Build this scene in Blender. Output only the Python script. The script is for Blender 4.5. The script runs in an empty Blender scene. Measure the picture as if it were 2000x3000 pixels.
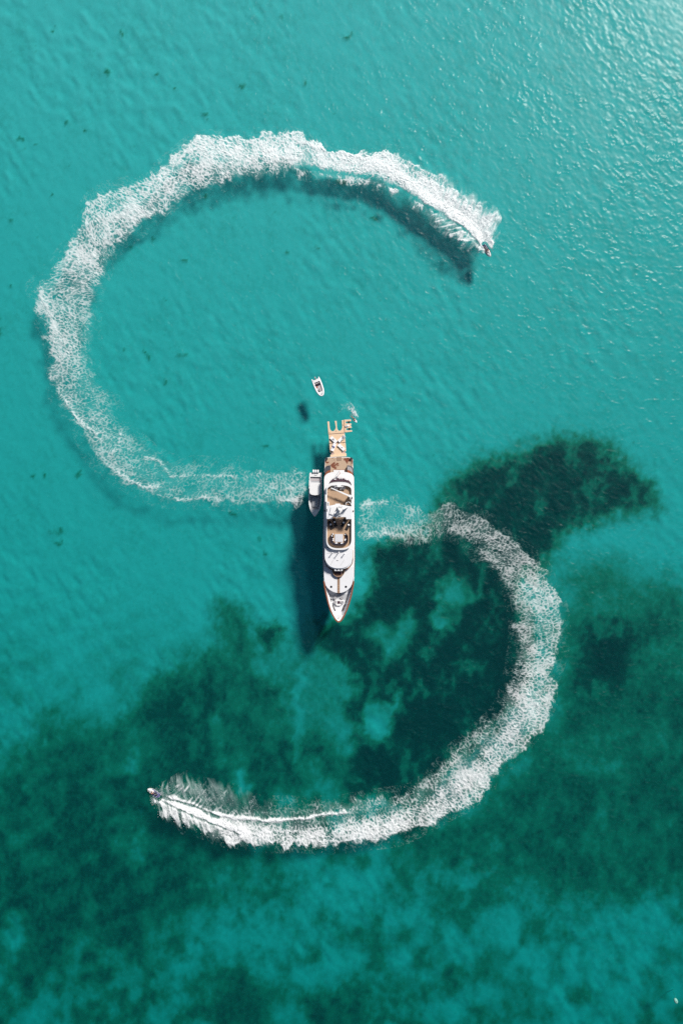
import bpy, bmesh, math, random
import numpy as np
from mathutils import Vector, Matrix

random.seed(7)
rng = np.random.default_rng(11)
S = bpy.context.scene
COL = S.collection
R = math.radians
PI = math.pi

# ------------------------------------------------------------------ camera, sky, sun, exposure
H = 180.0                      # drone height over the water, metres
PPM = 12.0                     # photo pixels per metre at the water line
cam_d = bpy.data.cameras.new('drone_camera')
cam = bpy.data.objects.new('drone_camera', cam_d)
COL.objects.link(cam)
cam.location = (0, 0, H)
cam.rotation_euler = (0, 0, 0)
cam_d.sensor_fit = 'VERTICAL'
cam_d.angle_y = 2 * math.atan(1500 / PPM / H)
cam_d.clip_end = 9000
S.camera = cam

SUN_EL, SUN_AZ = R(42), R(36)
world = bpy.data.worlds.new('World')
S.world = world
world.use_nodes = True
wn = world.node_tree
sky = wn.nodes.new('ShaderNodeTexSky')
sky.sky_type = 'NISHITA'
sky.sun_disc = False
sky.sun_elevation = SUN_EL
sky.sun_rotation = SUN_AZ
wn.links.new(sky.outputs[0], wn.nodes['Background'].inputs[0])
wn.nodes['Background'].inputs[1].default_value = 0.055

sun_d = bpy.data.lights.new('sun', 'SUN')
sun_d.energy = 5.0
sun_d.angle = R(9.0)
sun_d.color = (1.0, 0.96, 0.91)
sun = bpy.data.objects.new('sun', sun_d)
COL.objects.link(sun)
to_sun = Vector((math.sin(SUN_AZ) * math.cos(SUN_EL), math.cos(SUN_AZ) * math.cos(SUN_EL), math.sin(SUN_EL)))
sun.rotation_euler = (-to_sun).to_track_quat('-Z', 'Y').to_euler()
sun.location = to_sun * 300

S.view_settings.view_transform = 'Standard'
S.view_settings.look = 'None'
S.view_settings.gamma = 1
S.view_settings.use_curve_mapping = False
S.view_settings.exposure = 0.12
S.render.engine = 'CYCLES'
S.cycles.transparent_max_bounces = 12
S.cycles.max_bounces = 3
S.cycles.diffuse_bounces = 2
S.cycles.glossy_bounces = 2
S.cycles.use_denoising = False
S.cycles.sample_clamp_indirect = 4

# ------------------------------------------------------------------ helpers
def P(px, py, z=0.0):
    """a photo pixel and the height the thing has there -> metres"""
    k = (H - z) / H / PPM
    return ((px - 1000) * k, (1500 - py) * k)

def P3(px, py, z=0.0):
    a = P(px, py, z)
    return Vector((a[0], a[1], z))

def PP(pts, z):
    return [P(a, b, z) for a, b in pts]

def tag(o, label=None, cat=None, group=None, kind=None):
    if label: o['label'] = label
    if cat: o['category'] = cat
    if group: o['group'] = group
    if kind: o['kind'] = kind
    return o

def empty(name, loc=(0, 0, 0), rz=0.0, label=None, cat=None, group=None):
    o = bpy.data.objects.new(name, None)
    o.empty_display_size = 0.3
    COL.objects.link(o)
    o.location = loc
    o.rotation_euler = (0, 0, rz)
    return tag(o, label, cat, group)

def root_of(o):
    while o.parent: o = o.parent
    return o

class MB:
    """collects shapes; build() links them as one mesh object"""
    def __init__(self): self.bm = bmesh.new()
    def prism(self, pts, z0, z1, bevel=0.0):
        bm = self.bm
        a = [bm.verts.new((x, y, z0)) for x, y in pts]
        b = [bm.verts.new((x, y, z1)) for x, y in pts]
        n = len(pts)
        area = sum(pts[i][0] * pts[(i + 1) % n][1] - pts[(i + 1) % n][0] * pts[i][1] for i in range(n))
        fs = [bm.faces.new(b if area > 0 else b[::-1]), bm.faces.new(a[::-1] if area > 0 else a)]
        for i in range(n):
            q = (a[i], a[(i + 1) % n], b[(i + 1) % n], b[i])
            fs.append(bm.faces.new(q if area > 0 else q[::-1]))
        if bevel:
            es = set(fs[0].edges)
            bmesh.ops.bevel(bm, geom=list(es), offset=bevel, segments=2, affect='EDGES', profile=0.6)
        return self
    def ring(self, outer, inner, z0, z1, closed=True):
        bm = self.bm
        n = len(outer)
        V = [[bm.verts.new((x, y, z)) for x, y in ps] for ps, z in ((outer, z0), (outer, z1), (inner, z1), (inner, z0))]
        for i in range(n if closed else n - 1):
            j = (i + 1) % n
            for k in range(4):
                l = (k + 1) % 4
                bm.faces.new((V[k][i], V[k][j], V[l][j], V[l][i]))
        if not closed:
            for i in (0, n - 1): bm.faces.new([V[k][i] for k in range(4)])
        return self
    def box(self, c, s, rz=0.0, bevel=0.0, tilt=None):
        m = Matrix.Translation(c) @ Matrix.Rotation(rz, 4, 'Z')
        if tilt: m = m @ Matrix.Rotation(tilt[1], 4, tilt[0])
        m = m @ Matrix.Diagonal((s[0], s[1], s[2], 1))
        g = bmesh.ops.create_cube(self.bm, size=1, matrix=m)
        if bevel:
            es = set(e for v in g['verts'] for e in v.link_edges)
            bmesh.ops.bevel(self.bm, geom=list(es), offset=bevel, segments=2, affect='EDGES', profile=0.6)
        return self
    def cyl(self, c, r, h, seg=16, r2=None, axis=None):
        m = Matrix.Translation(c)
        if axis: m = m @ Vector(axis).to_track_quat('Z', 'Y').to_matrix().to_4x4()
        bmesh.ops.create_cone(self.bm, cap_ends=True, segments=seg, radius1=r, radius2=r if r2 is None else r2, depth=h, matrix=m)
        return self
    def ball(self, c, r, u=12, v=8, rz=0.0):
        m = Matrix.Translation(c) @ Matrix.Rotation(rz, 4, 'Z') @ Matrix.Diagonal((r[0], r[1], r[2], 1))
        bmesh.ops.create_uvsphere(self.bm, u_segments=u, v_segments=v, radius=1, matrix=m)
        return self
    def tube(self, pts, r, seg=8, closed=False, r_end=None):
        bm = self.bm
        pts = [Vector(p) for p in pts]
        n = len(pts)
        rings = []
        for i, p in enumerate(pts):
            if closed: t = pts[(i + 1) % n] - pts[i - 1]
            else: t = pts[min(i + 1, n - 1)] - pts[max(i - 1, 0)]
            t.normalize()
            up = Vector((0, 0, 1)) if abs(t.z) < 0.95 else Vector((1, 0, 0))
            a = t.cross(up).normalized(); b = a.cross(t).normalized()
            rr = r[i] if isinstance(r, (list, tuple)) else r
            rings.append([bm.verts.new(p + (a * math.cos(2 * PI * k / seg) + b * math.sin(2 * PI * k / seg)) * rr) for k in range(seg)])
        for i in range(n if closed else n - 1):
            A, B = rings[i], rings[(i + 1) % n]
            for k in range(seg):
                bm.faces.new((A[k], A[(k + 1) % seg], B[(k + 1) % seg], B[k]))
        if not closed:
            bm.faces.new(rings[0]); bm.faces.new(rings[-1][::-1])
        return self
    def loft(self, secs, cap=True, closed=False):
        bm = self.bm
        V = [[bm.verts.new(p) for p in s] for s in secs]
        for A, B in zip(V[:-1], V[1:]):
            m = len(A)
            for k in range(m if closed else m - 1):
                bm.faces.new((A[k], A[(k + 1) % m], B[(k + 1) % m], B[k]))
        if cap:
            bm.faces.new(V[0]); bm.faces.new(V[-1][::-1])
        return self
    def build(self, name, mat, parent=None, smooth=False, local=False):
        bm = self.bm
        bmesh.ops.recalc_face_normals(bm, faces=bm.faces[:])
        if parent and not local:
            bmesh.ops.translate(bm, verts=bm.verts[:], vec=-Vector(root_of(parent).location))
        me = bpy.data.meshes.new(name)
        bm.to_mesh(me); bm.free()
        if smooth:
            me.polygons.foreach_set('use_smooth', [True] * len(me.polygons))
            try: me.set_sharp_from_angle(angle=R(40))
            except Exception: pass
        me.materials.append(mat)
        o = bpy.data.objects.new(name, me)
        COL.objects.link(o)
        if parent: o.parent = parent
        return o

def copy_tree(o, parent=None):
    c = o.copy(); COL.objects.link(c); c.parent = parent
    for ch in list(o.children): copy_tree(ch, c)
    return c

# ------------------------------------------------------------------ numpy noise
def h2(ix, iy, seed):
    a = (ix.astype(np.int64) * 374761393 + iy.astype(np.int64) * 668265263 + seed * 1442695041) & 0xFFFFFFFF
    a = ((a ^ (a >> 13)) * 1274126177) & 0xFFFFFFFF
    a = ((a ^ (a >> 16)) * 2246822519) & 0xFFFFFFFF
    return ((a ^ (a >> 15)) & 0xFFFFFF) / float(0xFFFFFF)

def vnoise(x, y, seed=0):
    ix = np.floor(x); iy = np.floor(y)
    fx = x - ix; fy = y - iy
    ux = fx * fx * fx * (fx * (fx * 6 - 15) + 10); uy = fy * fy * fy * (fy * (fy * 6 - 15) + 10)
    a = h2(ix, iy, seed); b = h2(ix + 1, iy, seed); c = h2(ix, iy + 1, seed); d = h2(ix + 1, iy + 1, seed)
    return (a + (b - a) * ux) * (1 - uy) + (c + (d - c) * ux) * uy

def fbm(x, y, octv=4, seed=0, gain=0.5):
    t = 0; amp = 1; tot = 0
    for o in range(octv):
        ca, sa = math.cos(o * 0.7), math.sin(o * 0.7)
        t = t + amp * vnoise((x * ca - y * sa) * 2 ** o + o * 17.3, (x * sa + y * ca) * 2 ** o - o * 9.1, seed + o * 31)
        tot += amp; amp *= gain
    return t / tot

def worley(x, y, seed=0):
    ix = np.floor(x); iy = np.floor(y)
    f1 = np.full(x.shape, 9.0); f2 = np.full(x.shape, 9.0)
    for dx in (-1, 0, 1):
        for dy in (-1, 0, 1):
            cx = ix + dx; cy = iy + dy
            d = np.hypot(cx + h2(cx, cy, seed) - x, cy + h2(cx, cy, seed + 77) - y)
            m = d < f1
            f2 = np.where(m, f1, np.minimum(f2, d)); f1 = np.where(m, d, f1)
    return f1, f2

def sstep(a, b, x):
    t = np.clip((x - a) / (b - a), 0, 1)
    return t * t * (3 - 2 * t)

def poly_sd(px, py, pts):
    """signed distance, negative inside"""
    d = np.full(px.shape, 1e9); inside = np.zeros(px.shape, bool)
    n = len(pts)
    for i in range(n):
        ax, ay = pts[i]; bx, by = pts[(i + 1) % n]
        ex, ey = bx - ax, by - ay
        t = np.clip(((px - ax) * ex + (py - ay) * ey) / (ex * ex + ey * ey + 1e-9), 0, 1)
        d = np.minimum(d, np.hypot(px - ax - t * ex, py - ay - t * ey))
        if ay != by:
            c = ((ay > py) != (by > py)) & (px < (bx - ax) * (py - ay) / (by - ay) + ax)
            inside ^= c
    return np.where(inside, -d, d)

def line_d(px, py, pts):
    d = np.full(px.shape, 1e9)
    for (ax, ay), (bx, by) in zip(pts[:-1], pts[1:]):
        ex, ey = bx - ax, by - ay
        t = np.clip(((px - ax) * ex + (py - ay) * ey) / (ex * ex + ey * ey), 0, 1)
        d = np.minimum(d, np.hypot(px - ax - t * ex, py - ay - t * ey))
    return d

# ------------------------------------------------------------------ materials
def new_mat(name):
    m = bpy.data.materials.new(name); m.use_nodes = True
    nt = m.node_tree
    return m, nt, nt.nodes, nt.links

def mat(name, col, rough=0.5, var=0.06, scale=3.0, bump=0.0, metal=0.0, bscale=None, coat=0.0):
    m, nt, N, L = new_mat(name)
    b = N['Principled BSDF']
    tc = N.new('ShaderNodeTexCoord')
    nz = N.new('ShaderNodeTexNoise'); nz.inputs['Scale'].default_value = scale; nz.inputs['Detail'].default_value = 5
    L.new(tc.outputs['Object'], nz.inputs['Vector'])
    mx = N.new('ShaderNodeMix'); mx.data_type = 'RGBA'
    lo = [c * (1 - var * 1.6) for c in col]; hi = [min(1, c * (1 + var)) for c in col]
    mx.inputs[6].default_value = (*lo, 1); mx.inputs[7].default_value = (*hi, 1)
    L.new(nz.outputs['Fac'], mx.inputs[0])
    L.new(mx.outputs[2], b.inputs['Base Color'])
    b.inputs['Roughness'].default_value = rough
    b.inputs['Metallic'].default_value = metal
    if coat: b.inputs['Coat Weight'].default_value = coat
    if bump:
        bp = N.new('ShaderNodeBump'); bp.inputs['Strength'].default_value = bump; bp.inputs['Distance'].default_value = 0.02
        n2 = N.new('ShaderNodeTexNoise'); n2.inputs['Scale'].default_value = bscale or scale * 6
        L.new(tc.outputs['Object'], n2.inputs['Vector'])
        L.new(n2.outputs['Fac'], bp.inputs['Height']); L.new(bp.outputs[0], b.inputs['Normal'])
    return m

def teak_mat(name, col, dark, wet=None, wet_amt=0.0):
    m, nt, N, L = new_mat(name)
    b = N['Principled BSDF']
    tc = N.new('ShaderNodeTexCoord')
    wv = N.new('ShaderNodeTexWave'); wv.wave_type = 'BANDS'; wv.bands_direction = 'X'
    wv.inputs['Scale'].default_value = 2.2; wv.inputs['Distortion'].default_value = 0.3
    L.new(tc.outputs['Object'], wv.inputs['Vector'])
    rp = N.new('ShaderNodeValToRGB'); rp.color_ramp.elements[0].position = 0.02; rp.color_ramp.elements[1].position = 0.14
    L.new(wv.outputs['Fac'], rp.inputs[0])
    mp = N.new('ShaderNodeMapping'); mp.inputs['Scale'].default_value = (3.0, 0.5, 1)
    L.new(tc.outputs['Object'], mp.inputs[0])
    nz = N.new('ShaderNodeTexNoise'); nz.inputs['Scale'].default_value = 1.6; nz.inputs['Detail'].default_value = 6
    L.new(mp.outputs[0], nz.inputs['Vector'])
    mx = N.new('ShaderNodeMix'); mx.data_type = 'RGBA'
    mx.inputs[6].default_value = (*[c * 0.72 for c in col], 1); mx.inputs[7].default_value = (*[c * 1.12 for c in col], 1)
    L.new(nz.outputs['Fac'], mx.inputs[0])
    m2 = N.new('ShaderNodeMix'); m2.data_type = 'RGBA'; m2.inputs[6].default_value = (*dark, 1)
    L.new(rp.outputs[0], m2.inputs[0]); L.new(mx.outputs[2], m2.inputs[7])
    out = m2.outputs[2]
    if wet:
        n3 = N.new('ShaderNodeTexNoise'); n3.inputs['Scale'].default_value = 0.55; n3.inputs['Detail'].default_value = 4; n3.inputs['Distortion'].default_value = 1.2
        L.new(tc.outputs['Object'], n3.inputs['Vector'])
        r3 = N.new('ShaderNodeValToRGB'); r3.color_ramp.elements[0].position = wet_amt; r3.color_ramp.elements[1].position = wet_amt + 0.03
        L.new(n3.outputs['Fac'], r3.inputs[0])
        m3 = N.new('ShaderNodeMix'); m3.data_type = 'RGBA'; m3.inputs[7].default_value = (*wet, 1)
        L.new(r3.outputs[0], m3.inputs[0]); L.new(out, m3.inputs[6]); out = m3.outputs[2]
    L.new(out, b.inputs['Base Color'])
    b.inputs['Roughness'].default_value = 0.6
    return m

M = {}
M['gelcoat'] = mat('white_gelcoat', (0.75, 0.745, 0.735), 0.28, 0.03, 0.8)
M['gelcoat2'] = mat('nonskid_white', (0.70, 0.70, 0.71), 0.6, 0.05, 1.3, 0.2)
M['greydeck'] = mat('grey_nonskid_and_shade', (0.42, 0.43, 0.45), 0.7, 0.10, 1.5, 0.3)  # tender soles and lounge, and the painted shade on the bow deck
M['bowdeck'] = mat('bow_deck_paint', (0.66, 0.67, 0.69), 0.6, 0.06, 1.5, 0.2)
M['teak'] = teak_mat('teak_deck', (0.50, 0.335, 0.21), (0.22, 0.14, 0.09))
M['teak_wet'] = teak_mat('teak_aft_deck', (0.50, 0.36, 0.25), (0.24, 0.16, 0.1), (0.16, 0.045, 0.018), 0.545)
M['teak_dark'] = teak_mat('teak_walkway', (0.33, 0.21, 0.14), (0.15, 0.09, 0.06))
M['varnish'] = mat('varnished_mahogany', (0.25, 0.085, 0.04), 0.2, 0.15, 2.0, coat=0.6)
M['glass'] = mat('dark_window_glass', (0.015, 0.018, 0.025), 0.06, 0.1, 1.0)
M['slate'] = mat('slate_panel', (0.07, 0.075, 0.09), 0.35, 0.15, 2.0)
M['darkfab'] = mat('dark_upholstery', (0.022, 0.016, 0.024), 0.85, 0.2, 6.0, 0.3)
M['black'] = mat('black_cushion', (0.012, 0.011, 0.013), 0.8, 0.2, 6.0)
M['wine'] = mat('dark_purple_upholstery', (0.05, 0.02, 0.035), 0.8, 0.2, 4.0)
M['linen'] = mat('white_linen', (0.80, 0.79, 0.80), 0.9, 0.05, 5.0, 0.3)
M['greyfab'] = mat('grey_fabric', (0.33, 0.32, 0.33), 0.9, 0.15, 5.0, 0.3)
M['steel'] = mat('stainless_steel', (0.62, 0.62, 0.63), 0.25, 0.06, 3.0, metal=0.9)
M['darkmetal'] = mat('dark_metal', (0.03, 0.03, 0.035), 0.4, 0.2, 4.0)
M['flag'] = mat('flag_cloth', (0.55, 0.22, 0.18), 0.9, 0.3, 3.0)
M['dock'] = mat('tan_foam_deck', (0.68, 0.485, 0.32), 0.85, 0.05, 1.5, 0.2)
M['dockseam'] = mat('brown_dock_seam', (0.20, 0.085, 0.045), 0.8, 0.2, 3.0)
M['orange'] = mat('orange_plastic', (0.55, 0.13, 0.05), 0.5, 0.15, 3.0)
M['hypalon'] = mat('white_hypalon', (0.78, 0.77, 0.78), 0.5, 0.04, 2.0)
M['pinkgrey'] = mat('boat_floor_grey', (0.45, 0.41, 0.42), 0.7, 0.12, 3.0, 0.2)
M['navy'] = mat('navy_paint', (0.018, 0.028, 0.085), 0.25, 0.15, 2.0, coat=0.5)
M['royal'] = mat('royal_blue_paint', (0.05, 0.045, 0.22), 0.25, 0.15, 2.0, coat=0.5)
M['lilac'] = mat('lilac_traction_mat', (0.36, 0.36, 0.55), 0.8, 0.1, 3.0)
M['seat'] = mat('seat_vinyl', (0.02, 0.02, 0.025), 0.5, 0.15, 3.0)
M['skin'] = mat('tanned_skin', (0.46, 0.24, 0.16), 0.5, 0.08, 8.0)
M['hair'] = mat('dark_hair', (0.02, 0.014, 0.01), 0.6, 0.2, 20.0)
M['vest_black'] = mat('black_vest', (0.014, 0.014, 0.018), 0.8, 0.2, 5.0)
M['vest_red'] = mat('maroon_vest', (0.14, 0.04, 0.05), 0.8, 0.2, 5.0)
M['towel_blue'] = mat('blue_towel', (0.13, 0.13, 0.30), 0.95, 0.25, 6.0)
M['towel_brown'] = mat('brown_towel', (0.10, 0.06, 0.045), 0.95, 0.25, 6.0)
M['towel_grey'] = mat('grey_towel', (0.28, 0.27, 0.28), 0.95, 0.2, 6.0)
M['rock'] = mat('pale_rock', (0.72, 0.68, 0.58), 0.9, 0.15, 2.0, 0.4)
M['tablewhite'] = mat('table_top', (0.62, 0.62, 0.64), 0.25, 0.1, 1.2)
M['wood'] = mat('light_wood', (0.50, 0.33, 0.20), 0.5, 0.1, 3.0)

# ------------------------------------------------------------------ water
DEPTH0 = 6.2
def seabed_depth(y):             # the bottom slopes away from the shallow end
    return DEPTH0 - 2.2 * np.clip(y / 125.0, -1.6, 1.3)

FAR = 3500.0
def axis(lo, hi, step):
    a = np.arange(lo, hi + step / 2, step)
    far = np.array([30, 80, 200, 600, 1500, FAR - 10 - max(abs(lo), abs(hi))])
    return np.concatenate([(lo - far)[::-1], a, hi + far])

def rot(x, y, deg):
    c, s_ = math.cos(R(deg)), math.sin(R(deg))
    return x * c - y * s_, x * s_ + y * c

def water_height(X, Y):
    """wind ripples; crests run from upper left to lower right"""
    bend = 14 * (fbm(X / 70, Y / 70, 2, 61) - 0.5)
    u, v = rot(X, Y, 46); u = u + 0.5 * bend
    wob = 1.2 * (fbm(X / 4, Y / 4, 2, 60) - 0.5)
    gust = fbm(u / 40, v / 13, 3, 62)
    g = 0.62 + 0.9 * sstep(0.3, 0.72, gust)
    a = fbm(u / 1.15, (v + wob) / 0.62, 2, 63, 0.4)                  # ripples
    b_ = fbm(u / 5.5, (v + 2 * wob) / 2.4, 2, 64)              # wavelets
    u2, v2 = rot(X, Y, 24)
    r = 1 - np.abs(2 * fbm(u2 / 1.5, (v2 + wob) / 0.7, 2, 65, 0.4) - 1)
    spot = sstep(0.52, 0.66, fbm(X / 2.2, Y / 1.8, 2, 66)) * sstep(0.15, 0.5, fbm(u / 30, v / 20, 2, 67))
    crest = sstep(0.80, 0.97, r) * spot                        # scattered steep little crests that glint
    u3, v3 = rot(X, Y, 62)
    sw = np.sin(v3 / 2.2 + 3 * fbm(u3 / 30, v3 / 18, 2, 68))   # low swell
    return g * (0.105 * (a - 0.5) + 0.05 * (b_ - 0.5)) + 0.125 * crest + 0.008 * sw

def water_material():
    m, nt, N, L = new_mat('sea_water')
    for n in list(N): N.remove(n)
    out = N.new('ShaderNodeOutputMaterial')
    lw = N.new('ShaderNodeLayerWeight'); lw.inputs['Blend'].default_value = 0.5       # Schlick, the same from above and below
    p5 = N.new('ShaderNodeMath'); p5.operation = 'POWER'; p5.inputs[1].default_value = 5; L.new(lw.outputs['Facing'], p5.inputs[0])
    fr = N.new('ShaderNodeMath'); fr.operation = 'MULTIPLY_ADD'; fr.inputs[1].default_value = 0.98; fr.inputs[2].default_value = 0.02
    L.new(p5.outputs[0], fr.inputs[0])
    g1 = N.new('ShaderNodeBsdfGlossy'); g1.inputs['Roughness'].default_value = 0.29
    g2 = N.new('ShaderNodeBsdfGlossy'); g2.inputs['Roughness'].default_value = 0.44   # capillary ripples too fine to model
    gl = N.new('ShaderNodeMixShader'); gl.inputs[0].default_value = 0.5
    g1.inputs[0].default_value = (0.56, 0.56, 0.54, 1); g2.inputs[0].default_value = (0.42, 0.42, 0.42, 1)
    L.new(g1.outputs[0], gl.inputs[1]); L.new(g2.outputs[0], gl.inputs[2])
    tr = N.new('ShaderNodeBsdfTransparent'); tr.inputs[0].default_value = (1, 1, 1, 1)
    df = N.new('ShaderNodeBsdfDiffuse'); df.inputs[0].default_value = (0.0, 0.16, 0.19, 1)
    body = N.new('ShaderNodeMixShader'); body.inputs[0].default_value = 0.10
    L.new(tr.outputs[0], body.inputs[1]); L.new(df.outputs[0], body.inputs[2])
    mx = N.new('ShaderNodeMixShader'); L.new(fr.outputs[0], mx.inputs[0]); L.new(body.outputs[0], mx.inputs[1]); L.new(gl.outputs[0], mx.inputs[2])
    L.new(mx.outputs[0], out.inputs['Surface'])
    va = N.new('ShaderNodeVolumeAbsorption')
    va.inputs['Density'].default_value = 0.40
    va.inputs['Color'].default_value = (1 - 0.252 / 0.4, 1 - 0.050 / 0.4, 1 - 0.057 / 0.4, 1)
    L.new(va.outputs[0], out.inputs['Volume'])
    return m

def grid_mesh(name, X, Y, Z, extra_v=None, extra_f=None):
    ny, nx = X.shape
    me = bpy.data.meshes.new(name)
    V = np.stack([X, Y, Z], -1).reshape(-1, 3)
    idx = np.arange(nx * ny).reshape(ny, nx)
    F = np.stack([idx[:-1, :-1], idx[:-1, 1:], idx[1:, 1:], idx[1:, :-1]], -1).reshape(-1, 4)
    if extra_v is not None:
        V = np.concatenate([V, extra_v]); F = np.concatenate([F, extra_f])
    me.vertices.add(len(V)); me.vertices.foreach_set('co', V.ravel())
    me.loops.add(F.size); me.loops.foreach_set('vertex_index', F.ravel().astype(np.int32))
    me.polygons.add(len(F)); me.polygons.foreach_set('loop_start', np.arange(0, F.size, 4, dtype=np.int32))
    me.update(); me.validate()
    sm = np.ones(len(me.polygons), bool)
    if extra_v is not None: sm[-len(extra_f):] = False
    me.polygons.foreach_set('use_smooth', sm)
    return me

def build_water():
    xs = axis(-88, 88, 0.245); ys = axis(-129, 129, 0.245)
    X, Y = np.meshgrid(xs, ys)
    Z = np.where((np.abs(X) < 88.2) & (np.abs(Y) < 129.2), water_height(X, Y), 0.0)
    ny, nx = X.shape; n0 = nx * ny
    c = [0, nx - 1, n0 - 1, n0 - nx]                     # corners; walls and floor of the body of water
    Cx = [X.ravel()[i] for i in c]; Cy = [Y.ravel()[i] for i in c]
    Z[0, :] = Z[-1, :] = 0; Z[:, 0] = Z[:, -1] = 0
    ev = np.array([[Cx[i], Cy[i], -30] for i in range(4)] + [[Cx[i], Cy[i], 0] for i in range(4)], float)
    ef = np.array([[n0 + 3, n0 + 2, n0 + 1, n0]] + [[n0 + i, n0 + (i + 1) % 4, n0 + 4 + (i + 1) % 4, n0 + 4 + i] for i in range(4)])
    me = grid_mesh('water', X, Y, Z, ev, ef)
    me.materials.append(water_material())
    o = bpy.data.objects.new('water', me); COL.objects.link(o)
    tag(o, 'clear turquoise sea with small wind ripples', kind='structure')
build_water()

# ------------------------------------------------------------------ seabed: sand with seagrass meadows
DARK = [  # photo-plan outlines of the seagrass meadows: outline, density, softness
    ([(1282, 1472), (1320, 1420), (1379, 1360), (1460, 1345), (1532, 1335), (1634, 1290), (1731, 1300), (1792, 1330), (1830, 1390),
      (1894, 1430), (1897, 1490), (1850, 1495), (1777, 1508), (1700, 1520), (1659, 1539), (1608, 1610), (1570, 1680), (1470, 1700), (1300, 1600)], 0.90, 40),
    ([(1100, 1610), (1200, 1575), (1300, 1550), (1420, 1610), (1500, 1700), (1530, 1850), (1520, 2000), (1440, 2140), (1320, 2240),
      (1200, 2320), (1050, 2340), (960, 2300), (930, 2200), (1010, 2130), (1040, 2060), (1050, 1990), (1000, 1930), (960, 1910),
      (930, 1890), (915, 1850), (985, 1830), (1060, 1800), (1095, 1720)], 0.91, 34),
    ([(440, 2050), (480, 1990), (560, 1950), (640, 1880), (700, 1850), (740, 1880), (760, 1960), (800, 1990), (850, 2000),
      (850, 2100), (900, 2200), (960, 2330), (900, 2400), (700, 2420), (500, 2350), (420, 2280), (450, 2180), (360, 2120)], 0.66, 48),
    ([(-60, 2300), (60, 2200), (130, 2150), (220, 2130), (300, 2150), (420, 2200), (480, 2330), (560, 2450), (700, 2480), (790, 2520),
      (640, 2600), (560, 2660), (480, 2720), (360, 2780), (200, 2780), (120, 2830), (-60, 2830)], 0.60, 65),
    ([(1630, 1850), (1720, 1800), (1850, 1800), (1950, 1720), (2100, 1740), (2100, 2580), (1900, 2560), (1780, 2620), (1650, 2640),
      (1500, 2560), (1420, 2480), (1350, 2500), (1230, 2480), (1350, 2380), (1520, 2260), (1640, 2100), (1660, 1950)], 0.60, 55),
    ([(1720, 1860), (1800, 1830), (1850, 1880), (1800, 1990), (1720, 1990)], 0.92, 35),
    ([(790, 1860), (880, 1880), (960, 1900), (1060, 2000), (1000, 2160), (880, 2260), (800, 2060)], 0.34, 40),
    ([(740, 1840), (800, 1830), (830, 1870), (790, 1900), (750, 1890)], 0.7, 20),
    ([(640, 1760), (700, 1770), (720, 1800), (690, 1880), (650, 1850)], 0.55, 30),
    ([(1250, 2640), (1330, 2600), (1360, 2700), (1310, 2780), (1280, 2860), (1250, 2760)], 0.6, 30),
    ([(600, 2900), (720, 2840), (800, 2900), (760, 3010), (640, 3010)], 0.6, 40),
    ([(900, 2930), (1010, 2890), (1060, 2960), (1040, 3050), (900, 3050)], 0.7, 35),
    ([(1640, 1700), (1720, 1640), (1800, 1650), (1900, 1700), (1880, 1780), (1700, 1800)], 0.42, 45),
]
CLEAR = [  # sandy gaps
    ([(1265, 1790), (1290, 1745), (1300, 1695), (1360, 1690), (1392, 1745), (1402, 1700), (1400, 1660), (1436, 1650), (1424, 1700), (1405, 1745), (1362, 1790), (1335, 1835), (1282, 1850)], 0.30, 20),
    ([(1040, 1850), (1130, 1815), (1205, 1785), (1228, 1850), (1190, 1880), (1170, 1920), (1130, 1972), (1110, 1930), (1090, 1880)], 0.48, 30),
    ([(1080, 2045), (1110, 2050), (1140, 2066), (1172, 2028), (1168, 2095), (1140, 2130), (1105, 2180), (1065, 2150), (1058, 2085)], 0.14, 18),
    ([(1240, 1905), (1270, 1900), (1272, 1930), (1255, 1950)], 0.45, 16),
    ([(1180, 1670), (1220, 1670), (1220, 1710), (1185, 1710)], 0.50, 22),
    ([(1255, 1610), (1290, 1605), (1295, 1630), (1265, 1635)], 0.55, 18),
    ([(1000, 2100), (1050, 2120), (1040, 2280), (960, 2340), (930, 2250)], 0.45, 35),
    ([(620, 2080), (650, 2060), (660, 2160), (640, 2240), (625, 2160)], 0.35, 22),
    ([(680, 2280), (710, 2270), (740, 2310), (720, 2360)], 0.25, 18),
    ([(800, 2330), (930, 2300), (980, 2330), (930, 2380), (820, 2370)], 0.3, 30),
    ([(360, 2220), (390, 2200), (400, 2270), (380, 2290)], 0.30, 22),
    ([(420, 2280), (430, 2480), (400, 2560), (380, 2450)], 0.45, 24),
    ([(1420, 2760), (1600, 2690), (1800, 2720), (2100, 2640), (2100, 3150), (1380, 3150)], 0.20, 90),
    ([(960, 2560), (1120, 2520), (1200, 2600), (1400, 2680), (1380, 2800), (1180, 2860), (1000, 2760)], 0.26, 80),
    ([(0, 2680), (60, 2690), (90, 2780), (60, 2860), (0, 2850)], 0.3, 40),
]
SPOTS = [(1005, 110, 11), (154, 92, 4), (311, 217, 6), (445, 213, 6), (888, 228, 5), (361, 101, 5), (55, 407, 6), (197, 353, 5), (251, 379, 6),
         (97, 428, 4), (515, 260, 4), (595, 338, 5), (716, 252, 5), (596, 573, 9), (452, 690, 6), (535, 766, 8), (32, 641, 8), (148, 576, 4),
         (34, 832, 5), (2, 935, 8), (5, 990, 6), (832, 52, 8), (390, 717, 4), (477, 888, 4), (168, 1552, 17), (168, 1590, 9), (762, 1574, 11), (780, 1625, 8),
         (1690, 1265, 12), (98, 1404, 7), (132, 1402, 9), (228, 1386, 7), (432, 1041, 7), (538, 1042, 9), (521, 1048, 5), (479, 1116, 7),
         (368, 1030, 5), (772, 1295, 5), (996, 546, 12), (1097, 637, 4), (937, 720, 5), (830, 732, 4), (1676, 2930, 14), (1600, 2978, 14), (676, 1510, 7), (890, 1180, 3)]

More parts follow.
